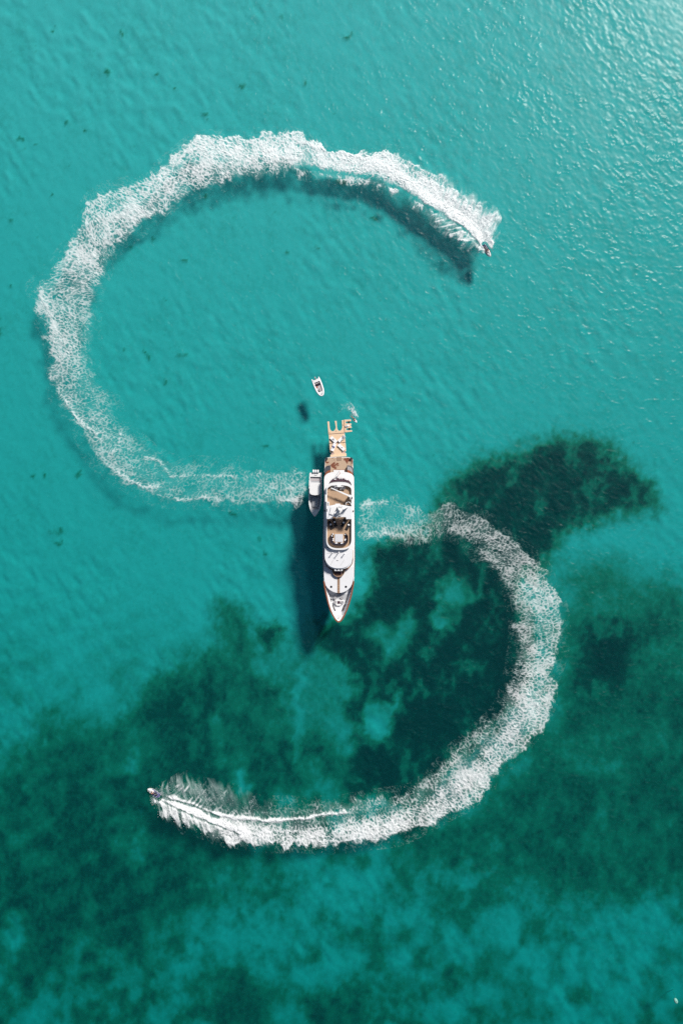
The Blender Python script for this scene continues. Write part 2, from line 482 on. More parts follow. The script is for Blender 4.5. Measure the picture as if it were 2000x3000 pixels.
def build_seabed():
    xs = axis(-93, 93, 0.48); ys = axis(-136, 136, 0.48)
    X, Y = np.meshgrid(xs, ys)
    dep = seabed_depth(Y)
    k = (H + dep) / H / PPM
    px = X / k + 1000; py = 1500 - Y / k              # plan position as seen in the survey photo
    wx = px + 46 * (fbm(px / 90, py / 90, 4, 3) - 0.5) + 30 * (fbm(px / 24, py / 24, 4, 13, 0.6) - 0.5)
    wy = py + 46 * (fbm(px / 90 + 40, py / 90, 4, 4) - 0.5) + 30 * (fbm(px / 24, py / 24 + 30, 4, 14, 0.6) - 0.5)
    base = sstep(1650, 2300, py + 0.10 * (px - 1000)) * 0.23
    mott = fbm(px / 120, py / 130, 5, 21, 0.55)
    mott2 = fbm(px / 44, py / 56, 3, 22, 0.5)
    g = base * (0.85 + 0.75 * sstep(0.36, 0.66, mott))
    low = sstep(1750, 2350, py)
    g += low * 0.34 * (sstep(0.36, 0.74, mott2 * 0.45 + mott * 0.3 + 0.25 * fbm(px / 18, py / 26, 4, 28)) - 0.34)
    edge = 48 * (fbm(px / 15, py / 20, 4, 29, 0.6) - 0.5)
    for pts, d, soft in DARK:
        s = poly_sd(wx, wy, pts) + edge
        a = sstep(soft * 1.75, -soft * 1.35, s)
        brk = d * (0.70 + 0.36 * sstep(0.25, 0.62, mott2 * 0.4 + mott * 0.35 + 0.25 * fbm(px / 18, py / 26, 4, 27))) if d < 0.9 else d * (0.68 + 0.38 * sstep(0.28, 0.56, mott2 * 0.6 + 0.4 * fbm(px / 16, py / 19, 3, 25)))
        g = np.maximum(g, g * (1 - a) + a * brk)
    for pts, d, soft in CLEAR:
        s = poly_sd(wx, wy, pts)
        a = sstep(soft, -soft, s)
        g = g * (1 - a) + a * np.minimum(g, d + 0.75 * (mott2 - 0.5))
    # the dragged scar under the bow anchor
    sc = sstep(16, 3, line_d(wx, wy, [(880, 1960), (874, 2050), (878, 2130), (866, 2230)]))
    g = g * (1 - 0.45 * sc)
    for sx, sy, r in SPOTS:
        d = np.hypot(wx - sx, (wy - sy)) + 6 * (mott2 - 0.5)
        g = np.maximum(g, 0.46 * sstep(r * 1.25 + 3, r * 0.1, d))
    # scattered little tufts all over the sand
    f1, f2 = worley(px / 46, py / 46, 5)
    pick = h2(np.floor(px / 46 + 0.5), np.floor(py / 46 + 0.5), 9)
    g = np.maximum(g, 0.16 * sstep(0.10, 0.0, f1) * (pick > 0.80))
    # faint sand waves on the left
    rip = 0.5 + 0.5 * np.sin((px * 0.42 + py * 0.9) / 11 + 5 * fbm(px / 160, py / 160, 2, 33))
    g += 0.08 * rip * sstep(1650, 1850, py) * sstep(700, 350, px)
    g += 0.10 * (mott2 - 0.5) + 0.10 * (mott - 0.5) + 0.10 * (fbm(px / 9, py / 15, 3, 26) - 0.42)
    g = g + 0.34 * (fbm(px / 11, py / 16, 3, 30, 0.6) - 0.5) * np.clip(g, 0, 1)
    g = np.clip(g, 0, 1)
    # wave-built sand ripples
    ur, vr = rot(X, Y, 58)
    ripple = fbm(ur / 3.4, vr / 1.25, 2, 70, 0.4) + 0.8 * fbm(X / 2.2, Y / 2.2, 2, 71)
    Z = -dep + 0.25 * g + 0.12 * (fbm(X / 6, Y / 6, 3, 8) - 0.5) + 0.25 * (0.45 + 0.9 * sstep(0.35, 0.65, fbm(X / 22, Y / 22, 3, 72))) * (ripple - 0.9) * (1 - 0.6 * g)
    me = grid_mesh('seabed', X, Y, Z)
    at = me.attributes.new('grass', 'FLOAT', 'POINT'); at.data.foreach_set('value', g.ravel().astype(np.float32))
    m, nt, N, L = new_mat('sand_and_seagrass')
    b = N['Principled BSDF']; b.inputs['Roughness'].default_value = 1; b.inputs['Specular IOR Level'].default_value = 0
    an = N.new('ShaderNodeAttribute'); an.attribute_name = 'grass'
    tc = N.new('ShaderNodeTexCoord')
    nz = N.new('ShaderNodeTexNoise'); nz.inputs['Scale'].default_value = 0.9; nz.inputs['Detail'].default_value = 8; nz.inputs['Roughness'].default_value = 0.65
    L.new(tc.outputs['Object'], nz.inputs['Vector'])
    ma = N.new('ShaderNodeMath'); ma.operation = 'MULTIPLY_ADD'; ma.inputs[1].default_value = 0.30; L.new(nz.outputs['Fac'], ma.inputs[0])
    sb = N.new('ShaderNodeMath'); sb.operation = 'SUBTRACT'; sb.inputs[1].default_value = 0.15; L.new(an.outputs['Fac'], sb.inputs[0])
    L.new(sb.outputs[0], ma.inputs[2])
    rp = N.new('ShaderNodeValToRGB')
    e = rp.color_ramp.elements
    e[0].position = 0.0; e[0].color = (0.67, 0.68, 0.73, 1)
    e[1].position = 1.0; e[1].color = (0.012, 0.034, 0.034, 1)
    q = rp.color_ramp.elements.new(0.45); q.color = (0.18, 0.28, 0.20, 1)
    q = rp.color_ramp.elements.new(0.75); q.color = (0.04, 0.085, 0.07, 1)
    L.new(ma.outputs[0], rp.inputs[0]); L.new(rp.outputs[0], b.inputs['Base Color'])
    me.materials.append(m)
    o = bpy.data.objects.new('seabed', me); COL.objects.link(o)
    tag(o, 'sandy sea floor with dark seagrass meadows', kind='structure')
build_seabed()

# ------------------------------------------------------------------ foam of the wakes
def foam_material():
    m, nt, N, L = new_mat('sea_foam')
    for n in list(N): N.remove(n)
    out = N.new('ShaderNodeOutputMaterial')
    an = N.new('ShaderNodeAttribute'); an.attribute_name = 'foam'
    df = N.new('ShaderNodeBsdfDiffuse')
    rp = N.new('ShaderNodeValToRGB')
    e = rp.color_ramp.elements
    e[0].position = 0.0; e[0].color = (0.42, 0.66, 0.63, 1)
    e[1].position = 0.55; e[1].color = (0.88, 0.89, 0.89, 1)
    L.new(an.outputs['Fac'], rp.inputs[0]); L.new(rp.outputs[0], df.inputs[0])
    tl = N.new('ShaderNodeBsdfTranslucent'); tl.inputs[0].default_value = (0.85, 0.88, 0.88, 1)
    m1 = N.new('ShaderNodeMixShader'); m1.inputs[0].default_value = 0.15; L.new(df.outputs[0], m1.inputs[1]); L.new(tl.outputs[0], m1.inputs[2])
    tr = N.new('ShaderNodeBsdfTransparent')
    mx = N.new('ShaderNodeMixShader'); L.new(an.outputs['Fac'], mx.inputs[0]); L.new(tr.outputs[0], mx.inputs[1]); L.new(m1.outputs[0], mx.inputs[2])
    L.new(mx.outputs[0], out.inputs['Surface'])
    return m
M['foam'] = foam_material()

def catmull(pts, ts):
    pts = np.asarray(pts, float); n = len(pts)
    i = np.clip(np.floor(ts).astype(int), 0, n - 2); f = (ts - i)[:, None]
    p0 = pts[np.maximum(i - 1, 0)]; p1 = pts[i]; p2 = pts[i + 1]; p3 = pts[np.minimum(i + 2, n - 1)]
    return 0.5 * (2 * p1 + (p2 - p0) * f + (2 * p0 - 5 * p1 + 4 * p2 - p3) * f * f + (3 * p1 - p0 - 3 * p2 + p3) * f ** 3)

def build_wake(name, stations, lines, label, seed, plume=None, craft=None, mist_a=0.72, boost=0.0, slim=1.0, cell=0.125, margin=0.22, zbase=0.03, mist_len=0.0, cat=None):
    """stations: outer px, inner px, seven digits of foam cover across; jet ski end first"""
    so = [P(a, b) for a, b, *_ in stations]; si = [P(c, d) for _, _, c, d, _ in stations]
    pr = np.array([[int(ch) / 10 for ch in st[4]] for st in stations])
    fine = np.linspace(0, len(stations) - 1, 4000)
    mid = (catmull(so, fine) + catmull(si, fine)) / 2
    cum = np.concatenate([[0], np.cumsum(np.hypot(*np.diff(mid, axis=0).T))])
    Ls = cum[-1]
    s = np.arange(0, Ls, cell)
    t = np.interp(s, cum, fine)
    O = catmull(so, t); I = catmull(si, t); mid_ = (O + I) / 2
    O = mid_ + (O - mid_) * slim; I = mid_ + (I - mid_) * slim; width = np.hypot(*(O - I).T)
    nv = int(np.percentile(width, 80) * (1 + 2 * margin) / cell)
    v = np.linspace(-margin, 1 + margin, nv)
    Sg, Vg = np.meshgrid(s, v, indexing='ij')
    X = O[:, None, 0] + (I - O)[:, None, 0] * v[None, :]
    Y = O[:, None, 1] + (I - O)[:, None, 1] * v[None, :]
    Wd = width[:, None] * np.ones_like(Vg)
    W = Vg * Wd
    # ragged, scalloped rims
    bil = 1 - np.abs(2 * fbm(Sg / 4.2, W / 9 + 3, 3, seed + 1) - 1)
    rag = (fbm(Sg / 1.3, W / 2.4, 4, seed + 2, 0.6) - 0.5) * 2.0 + (bil - 0.75) * 3.2 + (vnoise(Sg / 9, Sg * 0, seed + 3) - 0.5) * 1.6
    if plume: rag = rag + np.exp(-(Sg / 24) ** 2) * 3.2 * (fbm((Sg + 0.7 * W) / 1.1, W / 7, 3, seed + 20, 0.6) - 0.62)
    Ve = Vg + (rag / np.maximum(Wd, 3.0)) * np.where(Vg < 0.5, -1, 1) * np.clip(np.abs(Vg - 0.5) * 2, 0, 1) ** 2
    # cover interpolated between stations and across
    kn = np.clip(Ve, 0, 1) * 6
    ki = np.clip(np.floor(kn).astype(int), 0, 5); kf = kn - ki
    ti = np.clip(np.floor(t).astype(int), 0, len(pr) - 2); tf = (t - ti)[:, None]
    rows = pr[ti] * (1 - tf) + pr[ti + 1] * tf
    ar = np.arange(len(s))[:, None]
    D = rows[ar, ki] * (1 - kf) + rows[ar, ki + 1] * kf
    rim = sstep(-0.06, 0.06, Ve) * sstep(1.08, 0.92, Ve)
    endf = sstep(-0.1, 1.2, Sg) * sstep(-0.1, 2.0, Ls - Sg + 2.5 * (fbm(W / 1.5, Sg / 4, 2, seed + 41) - 0.5))
    if boost: D = D + boost * np.exp(-(Sg / 16) ** 2) * sstep(0.75, 0.35, Vg)
    # patches thinner and denser
    D = D - 0.10 * sstep(0.2, 0.9, Sg / Ls) + 0.16 * (fbm(Sg / 7, W / 5, 3, seed + 4) - 0.5) * 2
    px = X * PPM + 1000; py = 1500 - Y * PPM
    lift = np.zeros_like(X)
    for pts, w, amt in lines:
        d = line_d(px + 9 * (fbm(px / 25, py / 25, 2, seed + 5) - 0.5), py + 9 * (fbm(px / 25, py / 25 + 9, 2, seed + 6) - 0.5), pts) / PPM
        gsn = np.exp(-(d / w) ** 2)
        D = D + amt * gsn
        if amt > 0: lift += 0.25 * amt * gsn
    D = np.clip(D, 0, 1.4) * rim * endf
    # pattern: webs of foam round cells of open water, streaks thrown sideways
    qx = Sg + 1.1 * (fbm(Sg / 1.6, W / 1.6, 3, seed + 7) - 0.5) + 0.35 * W
    qy = W + 1.1 * (fbm(Sg / 1.6 + 50, W / 1.6, 3, seed + 8) - 0.5)
    f1, f2 = worley(qx / 0.72, qy / 1.1, seed + 9)
    g1, g2 = worley(qx / 0.34, qy / 0.5, seed + 10)
    n1 = np.clip((f2 - f1) / 0.55, 0, 1); n2 = np.clip((g2 - g1) / 0.55, 0, 1)
    n3 = 1 - np.abs(2 * fbm(qx / 0.6, qy / 1.5, 3, seed + 11, 0.6) - 1)
    n4 = fbm(qx / 0.27, qy / 0.5, 2, seed + 12, 0.6)
    n5 = fbm(Sg / 2.6, W / 3.2, 3, seed + 16)
    N0 = 0.30 * n1 + 0.16 * n2 + 0.28 * (1 - n3) + 0.34 * n4 + 0.40 * n5
    if plume:                                            # young foam is smoother and streaked outwards by the jet
        nr = 0.9 * np.exp(-(Sg / 26) ** 2)
        st = fbm((Sg + 0.55 * W * np.where(Vg < 0.45, 1, -1)) / 0.55, W / 3.0, 3, seed + 21, 0.5)
        lo, hi = np.percentile(N0, (5, 95)); a5, a95 = np.percentile(st, (5, 95))
        N0 = N0 * (1 - nr) + nr * (lo + (hi - lo) * (0.75 * (st - a5) / (a95 - a5) + 0.25 * n4))
    order = np.argsort(N0, axis=None); rank = np.empty(N0.size); rank[order] = np.linspace(0, 1, N0.size)
    NU = rank.reshape(N0.shape)
    A = sstep(-0.30, 0.52, D * 1.0 - NU)
    A = A * (0.62 + 0.38 * np.clip(D * 1.1, 0, 1)) * (0.72 + 0.5 * n4)
    veil = 0.34 * np.clip(D, 0, 1) * sstep(0.15, 0.7, fbm(Sg / 2, W / 2, 3, seed + 13))
    A = veil + (1 - veil) * A
    # spray near the jet ski: soft mist thrown out in fans
    Z = zbase + 0.20 * A * (0.35 + n4) * np.clip(D, 0.2, 1) + 0.25 * np.clip(D, 0, 1) * bil * rim + lift * 0.6
    if plume:
        hgt, ln = plume
        near = np.exp(-(Sg / ln) ** 2)
        fan = np.clip(np.abs(Ve - 0.45) * 2.2, 0, 1) * sstep(1.25, 0.9, Ve) * sstep(-0.25, 0.1, Ve)
        puff = fbm(Sg / 1.5, W / 3.5, 4, seed + 14)
        Z += hgt * near * fan * (0.25 + 1.1 * puff)
        mist = near * sstep(-0.22, 0.05, Ve) * sstep(1.22, 0.95, Ve) * sstep(0.36, 0.75, fbm(Sg / 1.1 + 0.5 * W, W / 3.2, 5, seed + 15, 0.6)) * endf
        A = np.maximum(A, mist_a * mist)
    age = sstep(0.05, 0.85, Sg / Ls)
    A = A * (1 - 0.40 * age)
    if craft:                                            # nothing grows through the craft itself
        dc = line_d(px, py, craft) / PPM
        A = A * sstep(0.60, 0.85, dc)
    A = np.minimum(np.maximum(A, 0), 0.88 + (0.09 * np.exp(-(Sg / 45) ** 2) if plume else 0))
    Z = Z + water_height(X, Y)
    keep = A > 0.025
    fq = keep[:-1, :-1] | keep[1:, :-1] | keep[:-1, 1:] | keep[1:, 1:]
    idx = np.arange(A.size).reshape(A.shape)
    F = np.stack([idx[:-1, :-1], idx[1:, :-1], idx[1:, 1:], idx[:-1, 1:]], -1)[fq]
    used = np.zeros(A.size, bool); used[F.ravel()] = True
    remap = np.cumsum(used) - 1
    V = np.stack([X, Y, Z], -1).reshape(-1, 3)[used]
    F = remap[F]
    me = bpy.data.meshes.new(name)
    me.vertices.add(len(V)); me.vertices.foreach_set('co', V.ravel())
    me.loops.add(F.size); me.loops.foreach_set('vertex_index', F.ravel().astype(np.int32))
    me.polygons.add(len(F)); me.polygons.foreach_set('loop_start', np.arange(0, F.size, 4, dtype=np.int32))
    me.update(); me.validate()
    at = me.attributes.new('foam', 'FLOAT', 'POINT'); at.data.foreach_set('value', A.ravel()[used].astype(np.float32))
    me.materials.append(M['foam'])
    o = bpy.data.objects.new(name, me); COL.objects.link(o)
    tag(o, label, cat, kind='stuff')
    # droplets flung up from the dense foam
    w8 = (np.clip(D, 0, 1) ** 2 * (0.25 + (np.exp(-(Sg / 30) ** 2) * 3 if plume else 0))).ravel()
    w8 = w8 / w8.sum()
    n = 5000 if Ls > 60 else 150
    pick = rng.choice(w8.size, n, p=w8)
    cx = X.ravel()[pick] + rng.normal(0, 0.5, n); cy = Y.ravel()[pick] + rng.normal(0, 0.5, n)
    cz = Z.ravel()[pick] + np.abs(rng.normal(0, 0.22, n)) + 0.05
    r = rng.uniform(0.025, 0.085, n)
    tet = np.array([[1, 0, -0.5], [-0.6, 0.8, -0.5], [-0.6, -0.8, -0.5], [0, 0, 1.0]])
    DV = (np.stack([cx, cy, cz], -1)[:, None, :] + tet[None] * r[:, None, None]).reshape(-1, 3)
    DF = (np.array([[0, 2, 1], [0, 1, 3], [1, 2, 3], [2, 0, 3]])[None] + 4 * np.arange(n)[:, None, None]).reshape(-1, 3)
    dm = bpy.data.meshes.new('spray_droplets')
    dm.vertices.add(len(DV)); dm.vertices.foreach_set('co', DV.ravel())
    dm.loops.add(DF.size); dm.loops.foreach_set('vertex_index', DF.ravel().astype(np.int32))
    dm.polygons.add(len(DF)); dm.polygons.foreach_set('loop_start', np.arange(0, DF.size, 3, dtype=np.int32))
    dm.update(); dm.validate(); dm.materials.append(M['spray'])
    d = bpy.data.objects.new('spray_droplets', dm); COL.objects.link(d); d.parent = o
    tag(d, kind='stuff')
    return o
M['spray'] = mat('spray_white', (0.85, 0.86, 0.87), 0.6, 0.03)

WA = [(1435, 742, 1414, 752, '5888754'), (1448, 708, 1386, 737, '5899886'), (1444, 634, 1342, 702, '5799876'), (1388, 588, 1292, 660, '5699865'),
      (1338, 552, 1254, 628, '5699864'), (1278, 506, 1205, 588, '5699864'), (1200, 465, 1156, 561, '6799875'), (1138, 440, 1102, 543, '6899875'),
      (1058, 452, 1035, 532, '7999864'), (968, 436, 960, 530, '7999964'), (880, 396, 870, 507, '7999965'), (790, 390, 800, 507, '8999965'),
      (715, 402, 735, 518, '8999865'), (600, 404, 660, 535, '7899866'), (536, 436, 600, 555, '7888765'), (470, 490, 545, 578, '7888766'),
      (435, 525, 478, 623, '6788876'), (340, 543, 430, 655, '5667888'), (291, 570, 370, 700, '6777765'), (255, 603, 325, 740, '7788865'),
      (228, 668, 318, 775, '7788864'), (195, 730, 300, 815, '7788865'), (145, 795, 282, 850, '6777765'), (106, 844, 273, 896, '6777765'),
      (116, 900, 270, 950, '7777764'), (130, 965, 277, 1016, '7777743'), (152, 1040, 273, 1070, '7776643'), (157, 1110, 290, 1120, '7666543'),
      (175, 1180, 330, 1170, '7666433'), (225, 1245, 355, 1230, '7665543'), (258, 1320, 400, 1280, '6665543'), (300, 1370, 447, 1320, '6555543'),
      (365, 1415, 500, 1345, '7555443'), (440, 1455, 560, 1352, '7655443'), (530, 1474, 620, 1357, '7544433'), (620, 1473, 690, 1355, '6544433'),
      (720, 1482, 760, 1370, '6554454'), (800, 1475, 810, 1378, '6555545'), (860, 1478, 860, 1380, '6655555'), (905, 1446, 905, 1388, '5555555')]
LA = [([(1421, 722), (1370, 663), (1303, 614), (1236, 574), (1183, 530), (1129, 498), (1076, 476)], 1.1, 0.7),
      ([(1410, 728), (1352, 668), (1290, 630), (1220, 585), (1150, 545)], 0.32, -0.65),
      ([(1426, 720), (1395, 672), (1360, 640)], 0.35, -0.4),
      ([(1150, 545), (1080, 520), (980, 508), (880, 492)], 0.7, -0.55),
      ([(1076, 476), (1013, 448), (950, 437), (880, 420)], 0.5, 0.4),
      ([(116, 850), (150, 920), (160, 1000)], 0.8, 0.25),
      ([(165, 1140), (240, 1240), (285, 1270)], 0.5, 0.35), ([(280, 1352), (420, 1425), (460, 1428)], 0.6, 0.35),
      ([(520, 1470), (600, 1462)], 0.7, 0.4), ([(830, 1478), (890, 1462), (905, 1435)], 1.0, 0.45),
      ([(358, 1250), (350, 1310), (330, 1330)], 0.4, 0.4), ([(425, 1340), (470, 1350), (497, 1395)], 0.4, 0.4), ([(505, 1395), (600, 1394), (690, 1395)], 0.4, 0.35)]
WB = [(442, 2332, 453, 2309, '3555553'), (468, 2366, 488, 2292, '4662332'), (517, 2415, 540, 2277, '4676242'), (594, 2437, 604, 2297, '6762432'),
      (645, 2457, 670, 2310, '7773332'), (762, 2478, 757, 2345, '7884321'), (859, 2480, 860, 2350, '7883221'), (966, 2483, 960, 2350, '7884232'),
      (1060, 2474, 1050, 2338, '8996243'), (1170, 2458, 1130, 2325, '8997344'), (1253, 2422, 1200, 2310, '8887444'), (1326, 2380, 1262, 2265, '8887344'),
      (1398, 2340, 1320, 2205, '8888345'), (1450, 2280, 1370, 2160, '8887344'), (1502, 2223, 1425, 2110, '8888344'), (1560, 2155, 1462, 2065, '7888655'),
      (1605, 2078, 1482, 2010, '7888865'), (1618, 2000, 1495, 1955, '7888855'), (1642, 1920, 1504, 1900, '7778855'), (1650, 1850, 1508, 1840, '7777765'),
      (1643, 1779, 1500, 1780, '7777765'), (1612, 1703, 1478, 1715, '6777765'), (1589, 1654, 1440, 1672, '6777765'), (1545, 1610, 1400, 1640, '6677765'),
      (1487, 1565, 1375, 1605, '5677765'), (1437, 1520, 1340, 1580, '5666765'), (1370, 1485, 1305, 1572, '5666665'), (1308, 1471, 1275, 1580, '5566665'),
      (1262, 1490, 1245, 1597, '4556654'), (1215, 1480, 1192, 1592, '4445665'), (1150, 1463, 1134, 1580, '5444566'), (1090, 1466, 1080, 1580, '5443456'),
      (1044, 1490, 1044, 1580, '6655566')]
LB = [([(455, 2329), (507, 2350), (553, 2375), (599, 2390), (640, 2408), (720, 2440)], 1.0, 0.7),
      ([(470, 2332), (507, 2341), (545, 2355), (584, 2369), (640, 2392)], 0.4, -0.8),
      ([(475, 2341), (492, 2350), (538, 2376), (584, 2396), (630, 2413), (700, 2440)], 0.3, -0.7),
      ([(502, 2333), (604, 2375), (686, 2396), (798, 2403), (885, 2396), (951, 2386), (1010, 2378)], 0.45, 0.75),
      ([(1049, 1500), (1046, 1540), (1050, 1570)], 0.9, 0.3), ([(1052, 1485), (1090, 1472), (1130, 1475)], 0.6, 0.3), ([(1070, 1570), (1120, 1565), (1170, 1572)], 0.8, 0.3)]
build_wake('wake_foam', WA, LA, 'curving white foam wake sweeping over the upper half of the sea', 100, plume=(1.1, 20), craft=[(1417, 718), (1438, 757)], mist_a=0.85, boost=0.22, slim=0.95)
build_wake('wake_foam', WB, LB, 'curving white foam wake sweeping through the lower half over dark seagrass', 300, plume=(1.3, 20), craft=[(468, 2334), (430, 2308)], mist_a=0.42, slim=0.90)
WS = [(1046, 1226, 1031, 1224, '5777776'), (1046, 1212, 1028, 1212, '6777754'), (1042, 1196, 1020, 1204, '6655554'), (1034, 1180, 1012, 1200, '5444444'),
      (1018, 1180, 1004, 1203, '3333334'), (1004, 1186, 993, 1206, '2444444'), (990, 1192, 988, 1206, '3333332')]
build_wake('splash_foam', WS, [([(1038, 1226), (1044, 1208), (1040, 1192), (1030, 1180)], 0.3, 0.5)],
           'small fan of splash foam trailing the swimmer by the floating dock', 500, cell=0.07)

# ------------------------------------------------------------------ motor yacht
def capsule(xl, xr, yt, ytr, ybr, yb, p=2.4, n=10):
    """plan outline in photo pixels, rounded at top (yt..ytr) and bottom (ybr..yb)"""
    cx, hw = (xl + xr) / 2, (xr - xl) / 2
    pts = []
    def arc(y_edge, y_tip, left):
        out = []
        for i in range(n + 1):
            a = i / n * PI / 2
            out.append((hw * math.cos(a) ** (2 / p), math.sin(a) ** (2 / p)))
        return out
    if ytr > yt:
        A = arc(ytr, yt, True)
        pts += [(cx - x, ytr - (ytr - yt) * y) for x, y in A]
        pts += [(cx + x, ytr - (ytr - yt) * y) for x, y in A[::-1][1:]]
    else: pts += [(xl, yt), (xr, yt)]
    if yb > ybr:
        A = arc(ybr, yb, False)
        pts += [(cx + x, ybr + (yb - ybr) * y) for x, y in A]
        pts += [(cx - x, ybr + (yb - ybr) * y) for x, y in A[::-1][1:]]
    else: pts += [(xr, yb), (xl, yb)]
    out = []
    for q in pts:
        if not out or abs(q[0] - out[-1][0]) + abs(q[1] - out[-1][1]) > 0.05: out.append(q)
    if abs(out[0][0] - out[-1][0]) + abs(out[0][1] - out[-1][1]) < 0.05: out.pop()
    return out

def inset(pts, d):
    """shrink an outline by d pixels along its vertex normals"""
    n = len(pts); res = []
    area = sum(pts[i][0] * pts[(i + 1) % n][1] - pts[(i + 1) % n][0] * pts[i][1] for i in range(n))
    sg = 1 if area > 0 else -1
    for i in range(n):
        a = Vector(pts[i - 1]); b = Vector(pts[i]); c = Vector(pts[(i + 1) % n])
        e1 = (b - a).normalized(); e2 = (c - b).normalized()
        n1 = Vector((-e1.y, e1.x)) * sg; n2 = Vector((-e2.y, e2.x)) * sg
        m = (n1 + n2)
        m = m / max(0.35, m.length_squared / 2) if m.length > 1e-6 else n1
        res.append((b.x + m.x * d, b.y + m.y * d))
    return res

yl = P3(992, 1580, 0)
yacht = empty('motor_yacht', (yl.x, yl.y, 0), 0, 'large white motor yacht with teak decks and mahogany bow rail', 'yacht')

def ypart(name, pts, z0, z1, m, parent=None, bevel=0.0, smooth=False):
    return MB().prism(PP(pts, z1), z0, z1, bevel).build(name, M[m], parent or yacht, smooth)

SHEER = [(1352, 951.5, 1033.5, 1.1), (1375, 950, 1035, 1.2), (1392, 949.5, 1036, 2.6), (1412, 949, 1037, 4.4), (1440, 948.3, 1037.8, 4.7), (1500, 947, 1038.5, 4.8),
         (1580, 945.5, 1039.5, 4.8), (1640, 945, 1040, 4.9), (1685, 946.5, 1038.5, 5.0), (1702, 948.2, 1036.5, 5.15), (1721, 951, 1033.5, 5.25), (1742, 955.2, 1029.8, 5.35),
         (1767, 961, 1023, 5.45), (1787, 967.2, 1016, 5.55), (1802, 974, 1009.2, 5.6), (1812, 980, 1003.8, 5.65), (1818, 984.6, 999.4, 5.7), (1821.6, 989.4, 994.2, 5.7)]
def hull_sections():
    secs = []
    for y, l, r, z in SHEER:
        b = max(0.0, (y - 1640) / 182.0) ** 1.6
        cx, hw = (l + r) / 2, (r - l) / 2
        lv = []
        for t, zz, wf in ((0, z, 1.0), (0.35, z * 0.6 + 0.1, 0.985 - 0.16 * b), (0.7, 0.5, 0.96 - 0.42 * b), (0.85, 0.0, 0.94 - 0.5 * b), (1.0, -1.3, 0.55 - 0.4 * b)):
            ys = y - 26 * b * t
            lv.append((cx, hw * wf, ys, zz))
        ring = [P3(cx - w, yy, zz) for cx, w, yy, zz in lv] + [P3(cx + w, yy, zz) for cx, w, yy, zz in lv[::-1]]
        secs.append(ring)
    return secs
hull = MB().loft(hull_sections()).build('hull', M['gelcoat'], yacht, smooth=True)
# boot stripe just above the water
sec = hull_sections()
stripe_pts = [s_[2] * 0.35 + s_[3] * 0.65 for s_ in sec] + [s_[7] * 0.35 + s_[6] * 0.65 for s_ in sec[::-1]]
MB().tube([p + Vector((0, 0, 0.02)) for p in stripe_pts], 0.06, 6).build('boot_stripe', M['varnish'], hull)

# side decks between the sheer and the deckhouse
sdk = [(l + 0.5, y) for y, l, r, z in SHEER if 1405 < y < 1700] + [(r - 0.5, y) for y, l, r, z in SHEER[::-1] if 1405 < y < 1700]
MB().prism(PP(sdk, 4.6), 3.6, 4.62).build('side_deck', M['gelcoat2'], hull)
tip = [(l + 0.9, min(y, 1820.6)) for y, l, r, z in SHEER if y > 1800] + [(r - 0.9, min(y, 1820.6)) for y, l, r, z in SHEER[::-1] if y > 1800]
MB().prism(PP(tip, 5.3), 3.6, 5.3).build('stem_deck', M['gelcoat'], hull)
# aft deck
aft = capsule(950.8, 1034.2, 1338.5, 1350, 1392, 1392, 3.2)
ad = ypart('aft_deck', aft, 0.5, 1.25, 'gelcoat', bevel=0.06)
ypart('teak_planking', inset(aft, 1.6), 1.25, 1.275, 'teak_wet', ad)
for side in (-1, 1):
    cx = 992.5
    e = [(cx + side * x, y) for x, y in ((24.5, 1364.5), (35, 1366), (39.5, 1370), (41.3, 1378), (41.3, 1388), (24.5, 1388))]
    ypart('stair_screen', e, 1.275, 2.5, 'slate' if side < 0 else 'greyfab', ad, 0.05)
    MB().tube([P3(cx + side * x, y, 2.62) for x, y in ((24, 1363.5), (33, 1364.8), (39, 1368.5), (41.8, 1376), (42.2, 1384))], 0.07, 6).build('handrail', M['steel'], ad, True)
    w = [(cx + side * x, y) for x, y in ((24.5, 1376.5), (32, 1378.5), (38.5, 1384), (43.2, 1396), (43.2, 1400), (39, 1398), (34, 1388), (24.5, 1384.5))]
    ypart('cap_rail', w, 2.6, 2.9, 'varnish', None, 0.04)
    MB().tube([P3(cx + side * x, y, 1.9) for x, y in ((39.8, 1344), (41.2, 1352), (41.6, 1364))], 0.04, 6).tube([P3(cx + side * 41.2, 1352, 1.25), P3(cx + side * 41.2, 1352, 1.9)], 0.03, 6).build('stern_rail', M['steel'], ad, True)
    MB().cyl(P3(cx + side * 36, 1344, 1.45), 0.22, 0.35, 10).cyl(P3(cx + side * 36, 1344, 1.64), 0.32, 0.08, 10).build('mooring_bollard', M['darkmetal'], ad, True)
ypart('transom_gate', [(986, 1339), (1000, 1339), (999.5, 1349), (986.5, 1349)], 1.275, 1.33, 'teak_dark', ad)

# deckhouse and upper deck
sup = capsule(949.2, 1036.8, 1382, 1404, 1690, 1690, 2.6)
house = ypart('deckhouse', sup, 2.3, 5.0, 'gelcoat', bevel=0.10)
for side in (-1, 1):
    for k in range(9):
        yy = 1415 + k * 28
        x = {-1: 949.2, 1: 1036.8}[side]
        MB().box(P3(x, yy, 3.6), (0.08, 1.7, 0.75), 0, 0.02).build('window', M['glass'], house)
ypart('aft_shelf', [(976.5, 1377), (1008.5, 1377), (1008.5, 1388), (976.5, 1388)], 4.5, 5.02, 'gelcoat', house, 0.05)
MB().ring(PP([(975.2, 1375.8), (1009.8, 1375.8), (1009.8, 1386), (975.2, 1386)], 4.9), PP([(976.5, 1377), (1008.5, 1377), (1008.5, 1386), (976.5, 1386)], 4.9), 4.55, 4.95).build('shelf_trim', M['varnish'], house)
fs = MB().tube([P3(993, 1381, 5.0), P3(993, 1379.5, 7.2)], 0.035, 6).build('flag_staff', M['varnish'], house)
b = MB(); secs = []
